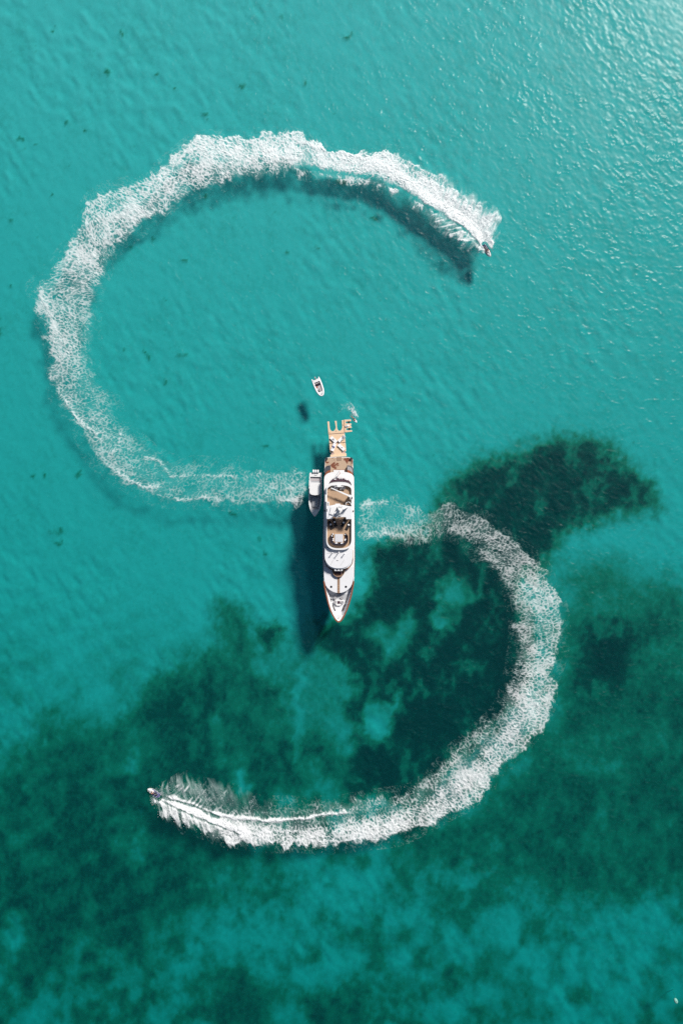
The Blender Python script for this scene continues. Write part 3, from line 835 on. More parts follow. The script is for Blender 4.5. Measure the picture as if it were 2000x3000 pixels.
for i in range(10):
    t = i / 9
    x = 993 + 2.5 * math.sin(t * 5) - t * 2; y = 1382.5 + 13.5 * t
    secs.append([P3(x, y, 7.0 - 0.8 * t), P3(x + 1.5, y, 6.5 - 0.9 * t), P3(x + 0.4, y, 6.1 - 1.0 * t)])
b.loft(secs, cap=False).build('flag', M['flag'], fs)
# curved bench on the upper deck aft
top = [(964.5, 1416), (968, 1408.5), (975, 1402.6), (984, 1400.8), (992, 1400.4), (1002, 1400.8), (1012, 1402.6), (1021, 1407.2), (1026.5, 1413), (1030, 1422)]
bot = [(1027.5, 1418), (1022, 1413.5), (1012, 1411.3), (1002, 1410.6), (992, 1410.4), (984, 1410.6), (975, 1411.4), (968, 1414)]
bench = ypart('curved_bench', top + bot, 5.0, 5.38, 'wine', house, 0.04)
for x, y in ((979.5, 1404.6), (983, 1403.8), (994.5, 1402.8), (1000.5, 1402.8), (1011.5, 1404.2), (1015.5, 1405.8)):
    MB().ball(P3(x, y, 5.52), (0.17, 0.11, 0.13), 10, 6, random.uniform(-0.5, 0.5)).build('cushion', M['linen'], bench, True)

# sun deck
sd = capsule(955.5, 1031.5, 1412.5, 1434, 1580, 1611, 2.7)
sunk = ypart('sun_deck', sd, 5.0, 7.20, 'gelcoat')
sdi = capsule(958, 1029, 1421.5, 1438, 1577, 1606.5, 2.7)
co = MB().ring(PP(sd, 8.0), PP(sdi, 8.0), 7.20, 8.0).build('bulwark', M['gelcoat'], sunk)
ypart('teak_floor', sdi, 7.20, 7.225, 'teak', sunk)
for x0, x1 in ((967, 984), (1001, 1016)):
    MB().tube([P3(x0, 1423.6, 8.3), P3((x0 + x1) / 2, 1422.4, 8.3), P3(x1, 1423.6, 8.3)], 0.035, 6).build('guard_rail', M['steel'], co, True)
ypart('aft_locker', [(986.5, 1420.5), (999, 1420.5), (999, 1427), (986.5, 1427)], 7.225, 8.1, 'gelcoat', sunk, 0.05)
# stair well and curved bar
sw = ypart('stair_hatch', [(955.8, 1470), (964.5, 1470), (964.5, 1483), (955.8, 1483)], 7.225, 8.2, 'gelcoat', sunk, 0.05)
ypart('hatch_opening', [(958.2, 1472.5), (962.3, 1472.5), (962.3, 1481.5), (958.2, 1481.5)], 8.2, 8.23, 'greyfab', sw)
cr, ci, bt = [], [], []
for i in range(13):
    a = PI + i / 12 * PI
    cr.append((1020 + 8.6 * math.cos(a), 1479 + 9.5 * math.sin(a))); ci.append((1020 + 7.0 * math.cos(a), 1479 + 7.7 * math.sin(a)))
bar = MB().ring(PP(cr, 8.2), PP(ci, 8.2), 7.225, 8.2, closed=False).build('curved_bar', M['gelcoat'], sunk)
ypart('bar_counter', ci, 7.225, 7.85, 'teak_dark', bar)
ypart('side_locker', [(952, 1449), (957.8, 1449), (957.8, 1470), (952, 1470)], 6.0, 8.06, 'gelcoat', sunk, 0.05)
MB().cyl(P3(1027.5, 1459, 7.6), 0.42, 0.8, 14).build('winch_drum', M['greyfab'], sunk, True)
# boat crane
cz = 9.05
cb = MB().cyl(P3(1024.5, 1453, 8.1), 0.28, 1.9, 14).build('crane_post', M['gelcoat'], sunk, True)
a_, e_ = P3(1025.5, 1454, cz), P3(969, 1429.6, cz + 0.15)
d_ = (e_ - a_); ln = d_.length; an = math.atan2(d_.y, d_.x)
MB().box((a_ * 0.72 + e_ * 0.28), (ln * 0.56, 0.36, 0.32), an, 0.03).box((a_ * 0.30 + e_ * 0.70), (ln * 0.60, 0.24, 0.22), an, 0.03).box(a_, (0.75, 0.55, 0.5), an, 0.05).build('crane_boom', M['gelcoat'], cb)
MB().tube([e_, e_ - Vector((0, 0, 0.8))], 0.03, 6).ball(e_ - Vector((0, 0, 0.9)), (0.08, 0.08, 0.1), 8, 6).build('crane_hook', M['steel'], cb, True)

# hardtop arch with mast
AZ = 10.5
arch_pl = [(955.5, 1483), (965, 1481.5), (982, 1479), (982, 1475.5), (996, 1475.5), (996, 1479), (1012, 1481), (1030.5, 1484), (1030.5, 1521), (1013.5, 1521), (1013.5, 1514), (1003, 1514.6), (992, 1515), (983, 1514.4), (974, 1513), (974, 1520.5), (956, 1520.5)]
arch = ypart('hardtop', arch_pl, AZ - 0.22, AZ, 'gelcoat2', bevel=0.05)
for x0, x1 in ((955.6, 958), (1028.6, 1031.2)):
    ypart('arch_leg', [(x0, 1484), (x1, 1484), (x1, 1512), (x0, 1512)], 7.225, AZ - 0.22, 'gelcoat', arch)
# raised wings and mast foot
ypart('hardtop_panel', [(969, 1486), (985, 1480.5), (989, 1481.5), (975, 1508.5), (964.5, 1506)], AZ, AZ + 0.30, 'gelcoat', arch, 0.05)
ypart('hardtop_panel', [(1003, 1481.5), (1014, 1484.5), (1012, 1488), (999, 1511.5), (991, 1511.5)], AZ, AZ + 0.26, 'gelcoat', arch, 0.05)
mast = MB().loft([[P3(987, 1486, AZ), P3(998, 1486, AZ), P3(997, 1495, AZ), P3(988, 1495, AZ)],
                  [P3(989.5, 1489, AZ + 1.6), P3(995.5, 1489, AZ + 1.6), P3(995, 1495, AZ + 1.6), P3(990, 1495, AZ + 1.6)],
                  [P3(991.5, 1493, AZ + 3.0), P3(994, 1493, AZ + 3.0), P3(994, 1495, AZ + 3.0), P3(991.5, 1495, AZ + 3.0)]], closed=True).build('mast', M['gelcoat'], arch)
MB().box(P3(992, 1496, AZ + 1.7), (2.3, 0.34, 0.16), R(30), 0.03).build('radar_scanner', M['gelcoat'], mast)
MB().box(P3(1012, 1489, AZ + 0.9), (0.16, 1.2, 1.8), R(-62), 0.05).build('antenna_fin', M['gelcoat'], arch)
MB().tube([P3(989, 1510, AZ + 0.25), P3(995, 1500, AZ + 1.3)], 0.16, 8).tube([P3(985, 1517, AZ + 0.1), P3(990.5, 1508, AZ + 0.4)], 0.14, 8).build('mast_strut', M['gelcoat'], mast, True)
for x, y in ((988.8, 1486.8), (993.4, 1485.8), (997, 1486.8)):
    MB().cyl(P3(x, y, AZ + 0.15), 0.13, 0.3, 10).build('horn', M['darkmetal'], arch, True)
for x, y in ((950.8, 1496.5), (1034, 1497)):
    MB().box(P3(x, y, 5.15), (0.32, 0.28, 0.3), 0, 0.04).build('deck_light', M['darkmetal'], house)
MB().box(P3(958, 1494.5, AZ + 0.05), (0.1, 0.6, 0.12), 0).build('vent_slot', M['darkmetal'], arch)
for x, y in ((970, 1502.5), (996, 1496.5)):
    MB().tube([P3(x, y, AZ + 0.3), P3(x, y, AZ + 2.2)], 0.025, 5).build('whip_antenna', M['greyfab'], arch, True)

# wheelhouse and bridge deck
wl = capsule(951.2, 1033, 1606, 1606, 1628, 1665, 2.3)
rf = ypart('wheelhouse_roof', wl, 6.86, 7.12, 'gelcoat2', bevel=0.08)
ypart('wheelhouse_window', inset(capsule(952.5, 1031.5, 1606, 1606, 1626, 1662, 2.3), 1.5), 5.0, 6.86, 'glass', rf)
ypart('brow', capsule(953, 1031.2, 1640, 1640, 1642, 1668, 2.2), 6.62, 6.85, 'bowdeck', rf, 0.04)
for p0, p1 in (((957, 1621), (990, 1623)), ((968, 1655), (976, 1641)), ((1008, 1640), (997, 1657))):
    MB().tube([P3(*p0, 7.13), P3(*p1, 7.13)], 0.03, 4).build('roof_cable', M['greyfab'], rf)
for x, y, hh in ((973.5, 1620, 1.2), (992.2, 1618.5, 1.6), (1009, 1622, 1.1)):
    MB().cyl(P3(x, y, 7.12 + hh / 2), 0.09, hh, 8).ball(P3(x, y, 7.12 + hh), (0.17, 0.17, 0.14), 10, 6).build('antenna', M['linen'], rf, True)
MB().ring(PP([(989 + 3 * math.cos(a), 1640.5 + 2 * math.sin(a)) for a in np.linspace(0.2, 3.4, 9)], 7.2), PP([(989 + 2.2 * math.cos(a), 1640.5 + 1.3 * math.sin(a)) for a in np.linspace(0.2, 3.4, 9)], 7.2), 7.12, 7.25, closed=False).build('lifting_eye', M['greyfab'], rf)
pb = capsule(949.8, 1034.2, 1612, 1612, 1636, 1673.5, 2.25)
bdk = ypart('bridge_deck', pb, 5.0, 5.30, 'teak', None)
rim_o = [q for q in pb if q[1] > 1612.5]
rim_i = [q for q in inset(pb, 1.1) if q[1] > 1613.9]
n_ = min(len(rim_o), len(rim_i)); rim_o = rim_o[:n_]; rim_i = rim_i[:n_]
cut = [i for i, q in enumerate(rim_o) if abs(q[0] - 992) > 15]
for sel in ([i for i in cut if rim_o[i][0] > 992], [i for i in cut if rim_o[i][0] < 992]):
    sel = sorted(sel)
    MB().ring(PP([rim_o[i] for i in sel], 6.1), PP([rim_i[i] for i in sel], 6.1), 5.30, 6.1, closed=False).build('bridge_bulwark', M['varnish'], bdk)
bay = [(991.5 + 18.5 * math.cos(a), 1671 + 20 * math.sin(a)) for a in np.linspace(0, PI, 17)]
by = ypart('bridge_bay', bay, 5.0, 5.32, 'teak_dark', bdk)
MB().ring(PP(bay, 6.0), PP([(991.5 + 17 * math.cos(a), 1671 + 18.5 * math.sin(a)) for a in np.linspace(0, PI, 17)], 6.0), 5.32, 5.95, closed=False).build('bay_coaming', M['teak_dark'], bdk)
cs = ypart('bridge_console', [(979.5, 1660), (1003, 1660), (1003, 1673), (979.5, 1673)], 5.3, 6.75, 'bowdeck', bdk, 0.06)
for x in (987, 997):
    MB().box(P3(x, 1669.4, 6.76), (0.42, 0.26, 0.06), 0, 0.02).build('console_screen', M['glass'], cs)
ypart('bay_sofa', [(982, 1674), (1001.5, 1674), (1001.5, 1681), (982, 1681)], 5.32, 5.85, 'wine', by, 0.06)

# foredeck
tr_ = [(948.6, 1660), (948.8, 1690), (950.4, 1702), (953.2, 1714), (958, 1722), (966, 1729), (976, 1734.5), (984, 1736.4), (992, 1737), (1000, 1736.4), (1008, 1734.5), (1018, 1729), (1026, 1721), (1030.6, 1712), (1033.2, 1702), (1035.6, 1690), (1036.2, 1660)]
trunk = ypart('foredeck', tr_, 3.0, 5.27, 'gelcoat2', bevel=0.07)
ypart('teak_path', [(988, 1689), (995.2, 1689), (995.2, 1737.5), (988, 1737.5)], 5.27, 5.31, 'teak_dark', trunk)
for x in (970, 1013):
    MB().cyl(P3(x, 1719, 5.29), 0.26, 0.08, 20).build('deck_hatch', M['glass'], trunk, True)
ypart('foredeck_step', [(983, 1736.6), (1001, 1736.6), (998, 1740), (986, 1740)], 3.7, 4.4, 'darkmetal', trunk, 0.04)
for y in (1716, 1722, 1730):
    ypart('path_tread', [(988.3, y), (994.9, y), (994.9, y + 1.2), (988.3, y + 1.2)], 5.31, 5.36, 'wood', trunk)

def sheer_at(y):
    ys = [q[0] for q in SHEER]
    return (np.interp(y, ys, [q[1] for q in SHEER]), np.interp(y, ys, [q[2] for q in SHEER]), np.interp(y, ys, [q[3] for q in SHEER]))
ysb = [1690, 1703, 1712, 1721, 1732, 1742, 1755, 1767, 1778, 1787, 1795, 1802, 1808, 1812, 1815, 1818, 1820, 1821.6]
# bow deck and sloping inner bulwarks
BD = 3.75
dl, dr = [], []
for y in ysb:
    l, r, z = sheer_at(y)
    cx = (l + r) / 2; hw = (r - l) / 2
    ins = 4 + 7.5 * min(1, max(0, (y - 1725) / 25))
    w = max(0.3, hw - ins)
    yy = min(y, 1806)
    dl.append((cx - w, yy)); dr.append((cx + w, yy))
dpts = [q for q in dl if q[1] < 1805.5] + [q for q in dr[::-1] if q[1] < 1805.5]
bowd = ypart('bow_deck', dpts, 3.0, BD, 'bowdeck')
for side in (0, 1):
    b = MB(); rows = []
    for y, a, c in zip(ysb, dl, dr):
        l, r, z = sheer_at(y)
        x = l if side == 0 else r
        q = a if side == 0 else c
        sg = 1 if side == 0 else -1
        rows.append([P3(x + sg * 0.3, y, z - 0.02), P3(x + sg * 1.9, min(y, 1819.5), z - 0.02), P3(q[0], q[1], BD - 0.01)])
    b.loft(rows, cap=False).build('bulwark_lining', M['gelcoat'], bowd)
rail = [P3(sheer_at(y)[0] + 0.5, y - 0.3, sheer_at(y)[2] + 0.06) for y in ysb[1:]] + [P3(sheer_at(y)[1] - 0.5, y - 0.3, sheer_at(y)[2] + 0.06) for y in ysb[1:][::-1]]
b = MB(); secs = []
for i, p in enumerate(rail):
    t = (rail[min(i + 1, len(rail) - 1)] - rail[max(i - 1, 0)]).normalized()
    nrm = Vector((t.y, -t.x, 0)); w = 0.15
    secs.append([p + nrm * w - Vector((0, 0, 0.07)), p + nrm * w + Vector((0, 0, 0.07)), p - nrm * w + Vector((0, 0, 0.07)), p - nrm * w - Vector((0, 0, 0.07))])
b.loft(secs, closed=True).build('cap_rail', M['varnish'], hull)
ypart('painted_shade_panel', [(963.5, 1741), (1020.5, 1741), (1014.5, 1757), (969.5, 1757)], BD, BD + 0.012, 'greydeck', bowd)  # grey sheet painting in the shadow the foredeck casts on the bow deck
pad = [(980.5, 1760), (984, 1756.5), (999, 1756.5), (1003.5, 1760), (1003, 1768), (997.5, 1774.5), (987, 1774.5), (981, 1769)]
pd = ypart('windlass_pad', pad, BD, BD + 0.42, 'gelcoat', bowd, 0.06)
ypart('chain_locker_hatch', [(988, 1761), (996, 1761), (996, 1768.8), (988, 1768.8)], BD + 0.42, BD + 0.47, 'wine', pd)
for x, y in ((981.5, 1752), (1001.5, 1752), (981, 1764.5), (1002, 1765)):
    MB().cyl(P3(x, y, BD + 0.25), 0.26, 0.5, 14).cyl(P3(x, y, BD + 0.53), 0.36, 0.1, 14).build('windlass', M['greyfab'], bowd, True)
for p0, p1 in (((964, 1745.5), (970, 1764)), ((973.5, 1773), (982, 1789.5)), ((1019.5, 1746.5), (1012.8, 1765)), ((1009.8, 1771), (1002.2, 1789.5))):
    MB().tube([P3(*p0, BD + 0.22), P3(*p1, BD + 0.22)], 0.12, 8).build('fender_bar', M['darkmetal'], bowd, True)
for side, x in ((-1, 968.5), (1, 1013.5)):
    MB().box(P3(x, 1756 if side < 0 else 1771, BD + 0.2), (0.55, 0.4, 0.4), 0.5 * side, 0.06).build('fairlead', M['darkmetal'], bowd)
MB().box(P3(977.5, 1779, BD + 0.15), (0.4, 0.75, 0.3), -0.5, 0.05).build('rope_coil', M['greyfab'], bowd)
MB().tube([P3(991.5, 1809, 5.2), P3(991.5, 1812, 6.5)], 0.04, 6).build('jack_staff', M['darkmetal'], bowd, True)

# ------------------------------------------------------------------ furniture on the yacht
def lounger(px, py, ang, z, length, width, cover, label, group, pillow=0.52, extra=None, name='sun_lounger', cat='sun lounger', back=True, pillow_mat='linen'):
    p = P3(px, py, z)
    t = empty(name, p, ang, label, cat, group)
    L_, W_ = length, width
    for sx in (-1, 1):
        for sy in (-1, 1):
            MB().box((sx * L_ * 0.42, sy * W_ * 0.40, 0.10), (0.06, 0.06, 0.20)).build('leg', M['steel'] if cover != 'linen' else M['linen'], t, local=True)
    MB().box((0, 0, 0.22), (L_, W_ * 0.94, 0.06), 0, 0.015).build('frame', M['darkmetal'] if cover != 'linen' else M['linen'], t, local=True)
    MB().box((-L_ * 0.16, 0, 0.31), (L_ * 0.66, W_, 0.14), 0, 0.04).build('mattress', M[cover], t, local=True)
    b = MB()
    if back: b.box((L_ * 0.32, 0, 0.31 + L_ * 0.09), (L_ * 0.37, W_, 0.13), 0, 0.04, tilt=('Y', R(-30)))
    else: b.box((L_ * 0.335, 0, 0.31), (L_ * 0.32, W_, 0.14), 0, 0.04)
    b.build('backrest', M[cover], t, local=True)
    if pillow is not None:
        MB().ball(((pillow - 0.5) * L_, 0, 0.46), (0.22, W_ * 0.40, 0.09), 10, 6).build('pillow', M[pillow_mat], t, local=True, smooth=True)
    return t

ZS = 7.225
for (x0, y0), (x1, y1), lab in (((964.5, 1528), (973, 1547), 'black sun lounger farthest left of the four on the shaded teak sun deck'),
                                ((976.5, 1520), (984.5, 1540.5), 'black sun lounger second from the left on the shaded teak sun deck'),
                                ((1010, 1522), (1002, 1541.5), 'black sun lounger third from the left on the shaded teak sun deck'),
                                ((1024.5, 1530), (1016, 1548), 'black sun lounger farthest right of the four on the shaded teak sun deck')):
    a_, b_ = P3(x1, y1, ZS), P3(x0, y0, ZS)
    d = b_ - a_
    lounger((x0 + x1) / 2, (y0 + y1) / 2, math.atan2(d.y, d.x), ZS, 2.0, 0.66, 'black', lab, 'black loungers on the sun deck', pillow=0.55)

# U-shaped sofa round the coffee table
so_p = P3(992, 1580, ZS)
sofa = empty('u_shaped_sofa', so_p, 0, 'dark U-shaped sofa with white cushions round the square table', 'sofa')
SOI = [(973.5, 1561.5), (966.5, 1569.5), (966.3, 1584), (968.5, 1590.5), (975, 1595.8), (984, 1597.8), (993, 1598.4), (1002, 1597.8), (1011, 1595.8), (1017, 1590.5), (1019.2, 1584), (1019, 1569.5), (1012, 1561.5)]
SII = [(977.2, 1564.5), (975.2, 1571), (975, 1583), (976.5, 1587), (980, 1589.8), (985, 1590.8), (993, 1591.2), (1001, 1590.8), (1005.5, 1589.8), (1009, 1587), (1010.4, 1583), (1010.2, 1571), (1008.2, 1564.5)]
MB().ring(PP(SOI, ZS), PP(SII, ZS), ZS, ZS + 0.42, closed=False).build('seat', M['darkfab'], sofa)
SO2 = [(x + (x - 992.5) * 0.0, y) for x, y in SOI]
SI2 = [(x * 0.8 + a * 0.2, y * 0.8 + b * 0.2) for (x, y), (a, b) in zip(SOI, SII)]
MB().ring(PP(SO2, ZS), PP(SI2, ZS), ZS + 0.42, ZS + 0.78, closed=False).build('backrest', M['darkfab'], sofa)
for x, y in ((974.5, 1565), (971.8, 1570.3), (975.6, 1579), (975.2, 1583.5), (983, 1591.6), (986.5, 1591.2), (999, 1592.2), (1002, 1591.2), (1010.8, 1566), (1011.2, 1580.5), (1009.8, 1583)):
    MB().ball(P3(x, y, ZS + 0.55), (0.19, 0.17, 0.12), 10, 6, random.uniform(0, 3)).build('cushion', M['linen'], sofa, True)
tb = empty('square_table', P3(992.5, 1576, ZS), 0, 'square coffee table with glossy pale top and wooden surround', 'table')
b0 = P3(992.5, 1576, ZS)
MB().box(b0 + Vector((0, 0, 0.30)), (2.55, 2.2, 0.10), 0, 0.03).build('surround', M['wood'], tb)
MB().box(b0 + Vector((0, 0, 0.44)), (1.9, 1.82, 0.08), 0, 0.02).build('table_top', M['tablewhite'], tb)
for sx in (-1, 1):
    for sy in (-1, 1):
        MB().box(b0 + Vector((sx * 0.9, sy * 0.8, 0.125)), (0.1, 0.1, 0.25)).build('leg', M['wood'], tb)

def chair(px, py, ang, z, label, group):
    t = empty('deck_chair', P3(px, py, z), ang, label, 'chair', group)
    MB().box((0, 0, 0.42), (0.52, 0.55, 0.10), 0, 0.03).build('seat', M['greyfab'], t, local=True)
    MB().box((-0.26, 0, 0.68), (0.08, 0.55, 0.45), 0, 0.03, tilt=('Y', R(-12))).build('backrest', M['greyfab'], t, local=True)
    for sx in (-1, 1):
        for sy in (-1, 1):
            MB().box((sx * 0.22, sy * 0.24, 0.19), (0.04, 0.04, 0.38)).build('leg', M['steel'], t, local=True)
    for sy in (-1, 1):
        MB().box((0, sy * 0.29, 0.60), (0.50, 0.05, 0.04)).build('armrest', M['steel'], t, local=True)
    return t
for i, (x, y, a) in enumerate(((978, 1429.2, -1.4), (986, 1430.5, -1.7), (998.5, 1431, -1.5), (1007, 1430.5, -1.8))):
    chair(x, y, a, ZS, ['grey deck chair nearest the tip of the crane boom', 'grey deck chair left of the white aft locker on the sun deck',
                        'grey deck chair right of the white aft locker on the sun deck', 'grey deck chair farthest right in the aft row on the sun deck'][i], 'grey chairs at the aft end of the sun deck')
for i, (x, y) in enumerate(((982, 1426), (1003, 1426.5))):
    t = empty('side_table', P3(x, y, ZS), 0, ['small round table left of the aft locker between grey chairs', 'small round table right of the aft locker between grey chairs'][i], 'table', 'small round tables on the sun deck')
    MB().cyl((0, 0, 0.52), 0.30, 0.05, 16).build('table_top', M['tablewhite'], t, True, True)
    MB().cyl((0, 0, 0.26), 0.04, 0.50, 8).build('post', M['steel'], t, True, True)
    MB().cyl((0, 0, 0.02), 0.20, 0.04, 14).build('foot', M['steel'], t, True, True)

# ------------------------------------------------------------------ floating docks behind the stern
def c1(pts): return [(880 + x / 7.84, 1200 + y / 7.84) for x, y in pts]
def dock(name, pts, label, top=0.42, seam=None):
    cx = sum(q[0] for q in pts) / len(pts); cy = sum(q[1] for q in pts) / len(pts)
    t = empty(name, P3(cx, cy, 0), 0, label, 'dock', 'inflatable docks moored behind the yacht')
    MB().prism(PP(pts, top), -0.10, top - 0.05, 0.0).build('float', M['hypalon'], t)
    MB().prism(PP(inset(pts, 0.35), top), top - 0.05, top, 0.0).build('deck_pad', M['dock'], t)
    return t
def arc_pts(cx, cy, rx, ry, a0, a1, n=9): return [(cx + rx * math.cos(R(a0 + (a1 - a0) * i / n)), cy + ry * math.sin(R(a0 + (a1 - a0) * i / n))) for i in range(n + 1)]
Wp = [(615, 275), (660, 272), (668, 390)] + arc_pts(738, 400, 68, 98, 175, 5) + [(806, 385), (782, 262), (828, 258), (836, 380)] + arc_pts(896, 390, 60, 98, 175, 5) + [(954, 380), (945, 248), (993, 240), (1008, 533), (640, 562)]
dk_w = dock('floating_dock', c1(Wp), 'tan inflatable dock with two long open slots at the far end')
Ep = [(1000, 232), (1160, 225), (1160, 266), (1095, 270)] + arc_pts(1085, 294, 50, 24, 265, 95)[1:-1] + [(1095, 318), (1160, 316), (1170, 330), (1166, 345), (1150, 366), (1166, 384), (1174, 400), (1168, 420), (1100, 425)] + arc_pts(1098, 450, 52, 25, 265, 95)[1:-1] + [(1105, 475), (1182, 472), (1186, 506), (1015, 524)]
dk_e = dock('floating_dock', c1(Ep), 'smaller tan inflatable dock with short slots pointing sideways')
for (x0, x1, y0, y1) in ((1084, 1130, 264, 320), (1096, 1140, 421, 478)):
    q = c1([(x0, y0), (x1, y0), (x1, y1), (x0, y1)])
    MB().prism(PP(q, 0.22), 0.10, 0.22).build('cradle_strap', M['black'], dk_e)
P1p = [(645, 570), (1014, 546), (1033, 752), (662, 776)]
dk_1 = dock('floating_dock', c1(P1p), 'tan square inflatable dock next to the slotted dock carrying two sunbeds')
P2p = [(662, 786), (1034, 762), (1048, 955), (950, 960), (948, 1000), (1050, 998), (1056, 1072), (680, 1088), (690, 1032), (766, 1020), (766, 984), (676, 980)]
dk_2 = dock('floating_dock', c1(P2p), 'tan notched inflatable dock touching the yacht stern carrying two sunbeds')
for (x0, x1, y0, y1) in ((706, 764, 990, 1016), (951, 1028, 966, 996)):
    q = c1([(x0, y0), (x1, y0), (x1, y1), (x0, y1)])
    b = MB().prism(PP(q, 0.3), 0.12, 0.30, 0.03).build('boarding_ladder', M['orange'], dk_2)
    for k in range(3):
        xx = x0 + (x1 - x0) * (0.2 + 0.3 * k)
        MB().prism(PP(c1([(xx, y0 + 4), (xx + 9, y0 + 4), (xx + 9, y1 - 4), (xx, y1 - 4)]), 0.33), 0.30, 0.33).build('tread', M['linen'], b)
# lashing seams
for nm, a_, b_, par in (('lashing_seam', (640, 566), (1010, 540), dk_1), ('lashing_seam', (662, 781), (1034, 757), dk_2), ('lashing_seam', (996, 240), (1010, 525), dk_e)):
    pa, pb_ = c1([a_])[0], c1([b_])[0]
    MB().tube([P3(*pa, 0.36), P3(*pb_, 0.36)], 0.06, 6).build(nm, M['dockseam'], par)
for (x, y), par in (((665, 530), dk_w), ((975, 352), dk_w), ((815, 490), dk_w), ((990, 757), dk_2), ((690, 772), dk_1)):
    q = c1([(x, y)])[0]
    MB().tube([P3(q[0] + 1.1 * math.cos(a), q[1] + 1.1 * math.sin(a), 0.45) for a in np.linspace(0, 5, 9)], 0.03, 5).build('mooring_line', M['dockseam'], par, True)
def c2(x, y): return (955 + x / 22.4, 1265 + y / 22.4)
ZD = 0.42
for (h, f, pil, lab, extra) in (((335, 385), (650, 680), None, 'white sunbed with small brown towels on the square dock, nearer the left rim', 'a'),
                                ((1190, 310), (840, 630), None, 'white sunbed with raised back and grey towel on the square dock, nearer the right rim', 'b'),
                                ((400, 1230), (570, 790), None, 'white sunbed with a blue bundle lying on it on the notched dock', 'c'),
                                ((830, 860), (1170, 1180), None, 'white sunbed with one grey cloth on it on the notched dock, nearer the right rim', 'd')):
    hx, hy = c2(*h); fx, fy = c2(*f)
    d = P3(hx, hy, ZD) - P3(fx, fy, ZD)
    t = lounger((hx + fx) / 2, (hy + fy) / 2, math.atan2(d.y, d.x), ZD, d.length + 0.25, 0.78, 'linen', lab, 'white sunbeds on the floating docks', None, name='sunbed', cat='sunbed', back=(extra == 'b'))
    def lump(x, y, r, m, nm): MB().ball((x, y, 0.42), r, 12, 8, random.uniform(0, 3)).build(nm, M[m], t, True, True)
    if extra == 'a': lump(0.10, -0.12, (0.17, 0.10, 0.08), 'towel_brown', 'towel'); lump(-0.12, 0.14, (0.12, 0.09, 0.07), 'towel_grey', 'towel'); lump(0.25, 0.1, (0.14, 0.12, 0.06), 'towel_grey', 'towel')
    if extra == 'b': lump(0.30, -0.10, (0.20, 0.11, 0.09), 'towel_brown', 'towel'); lump(-0.2, -0.28, (0.5, 0.08, 0.07), 'towel_grey', 'towel'); lump(0.45, 0.12, (0.14, 0.1, 0.08), 'towel_brown', 'towel')
    if extra == 'c': lump(-0.05, 0.1, (0.24, 0.20, 0.13), 'towel_blue', 'towel'); lump(-0.1, -0.2, (0.2, 0.16, 0.11), 'towel_blue', 'towel'); lump(0.15, -0.05, (0.16, 0.12, 0.14), 'towel_grey', 'towel')
    if extra == 'd': lump(-0.1, 0.0, (0.13, 0.11, 0.08), 'towel_grey', 'towel'); lump(-0.3, -0.1, (0.10, 0.07, 0.06), 'towel_grey', 'towel')

# ------------------------------------------------------------------ small craft
def boat_hull(stations, deckz, keel=-0.4):
    """stations: (x along, half beam, sheer z, rake) in local metres"""
    secs = []
    for x, hw, z, bl in stations:
        secs.append([Vector((x, -hw, z)), Vector((x - 0.05 * bl, -hw * 0.96, z * 0.5)), Vector((x - 0.25 * bl, -hw * (0.86 - 0.25 * bl), 0.02)), Vector((x - 0.6 * bl, 0, keel * (1 - 0.7 * bl))),
                     Vector((x - 0.25 * bl, hw * (0.86 - 0.25 * bl), 0.02)), Vector((x - 0.05 * bl, hw * 0.96, z * 0.5)), Vector((x, hw, z))])
    return secs

def outboard(t, x, y, z, cowl, s=1.0):
    o = MB()
    o.loft([[Vector((x + dx * s * k, y + dy * s * k, z + dz * s)) for dx, dy in ((-0.42, -0.13), (-0.36, -0.20), (0.18, -0.22), (0.30, -0.12), (0.30, 0.12), (0.18, 0.22), (-0.36, 0.20), (-0.42, 0.13))] for dz, k in ((-0.25, 0.86), (0.05, 1.0), (0.25, 1.0), (0.36, 0.84), (0.40, 0.5))], closed=True)
    c = o.build('outboard_motor', M[cowl], t, True, True)
    MB().box((x + 0.05 * s, y, z - 0.6 * s), (0.22 * s, 0.12 * s, 0.8 * s), 0, 0.02).box((x + 0.35 * s, y, z - 0.18 * s), (0.35 * s, 0.2 * s, 0.25 * s), 0, 0.03).build('motor_leg', M['darkmetal'], c, local=True)
    return c

# tender lying alongside
def tl(px, py, z=0.6): # photo -> tender local (x towards bow = down in the photo)
    a = P(px, py, z); return a
tx, ty = P(923.6, 1450)
tender = empty('tender_boat', (tx, ty, 0), -PI / 2 - R(1.2), 'white open tender with hardtop and three outboards moored alongside the yacht', 'motorboat')
HS = [(-5.35, 1.42, 0.95, 0), (-5.2, 1.50, 0.95, 0), (-3.0, 1.57, 0.98, 0), (-1.0, 1.60, 1.02, 0), (1.0, 1.58, 1.10, 0.05), (2.4, 1.47, 1.18, 0.15), (3.4, 1.22, 1.25, 0.3), (4.2, 0.86, 1.32, 0.55), (4.8, 0.48, 1.36, 0.8), (5.15, 0.20, 1.38, 0.95), (5.3, 0.03, 1.4, 1.0)]
th = MB().loft(boat_hull(HS, 0.9)).build('hull', M['gelcoat'], tender, True, True)
def lpr(pts, z0, z1, m, nm, par, bev=0.0): return MB().prism(pts, z0, z1, bev).build(nm, M[m], par, local=True)
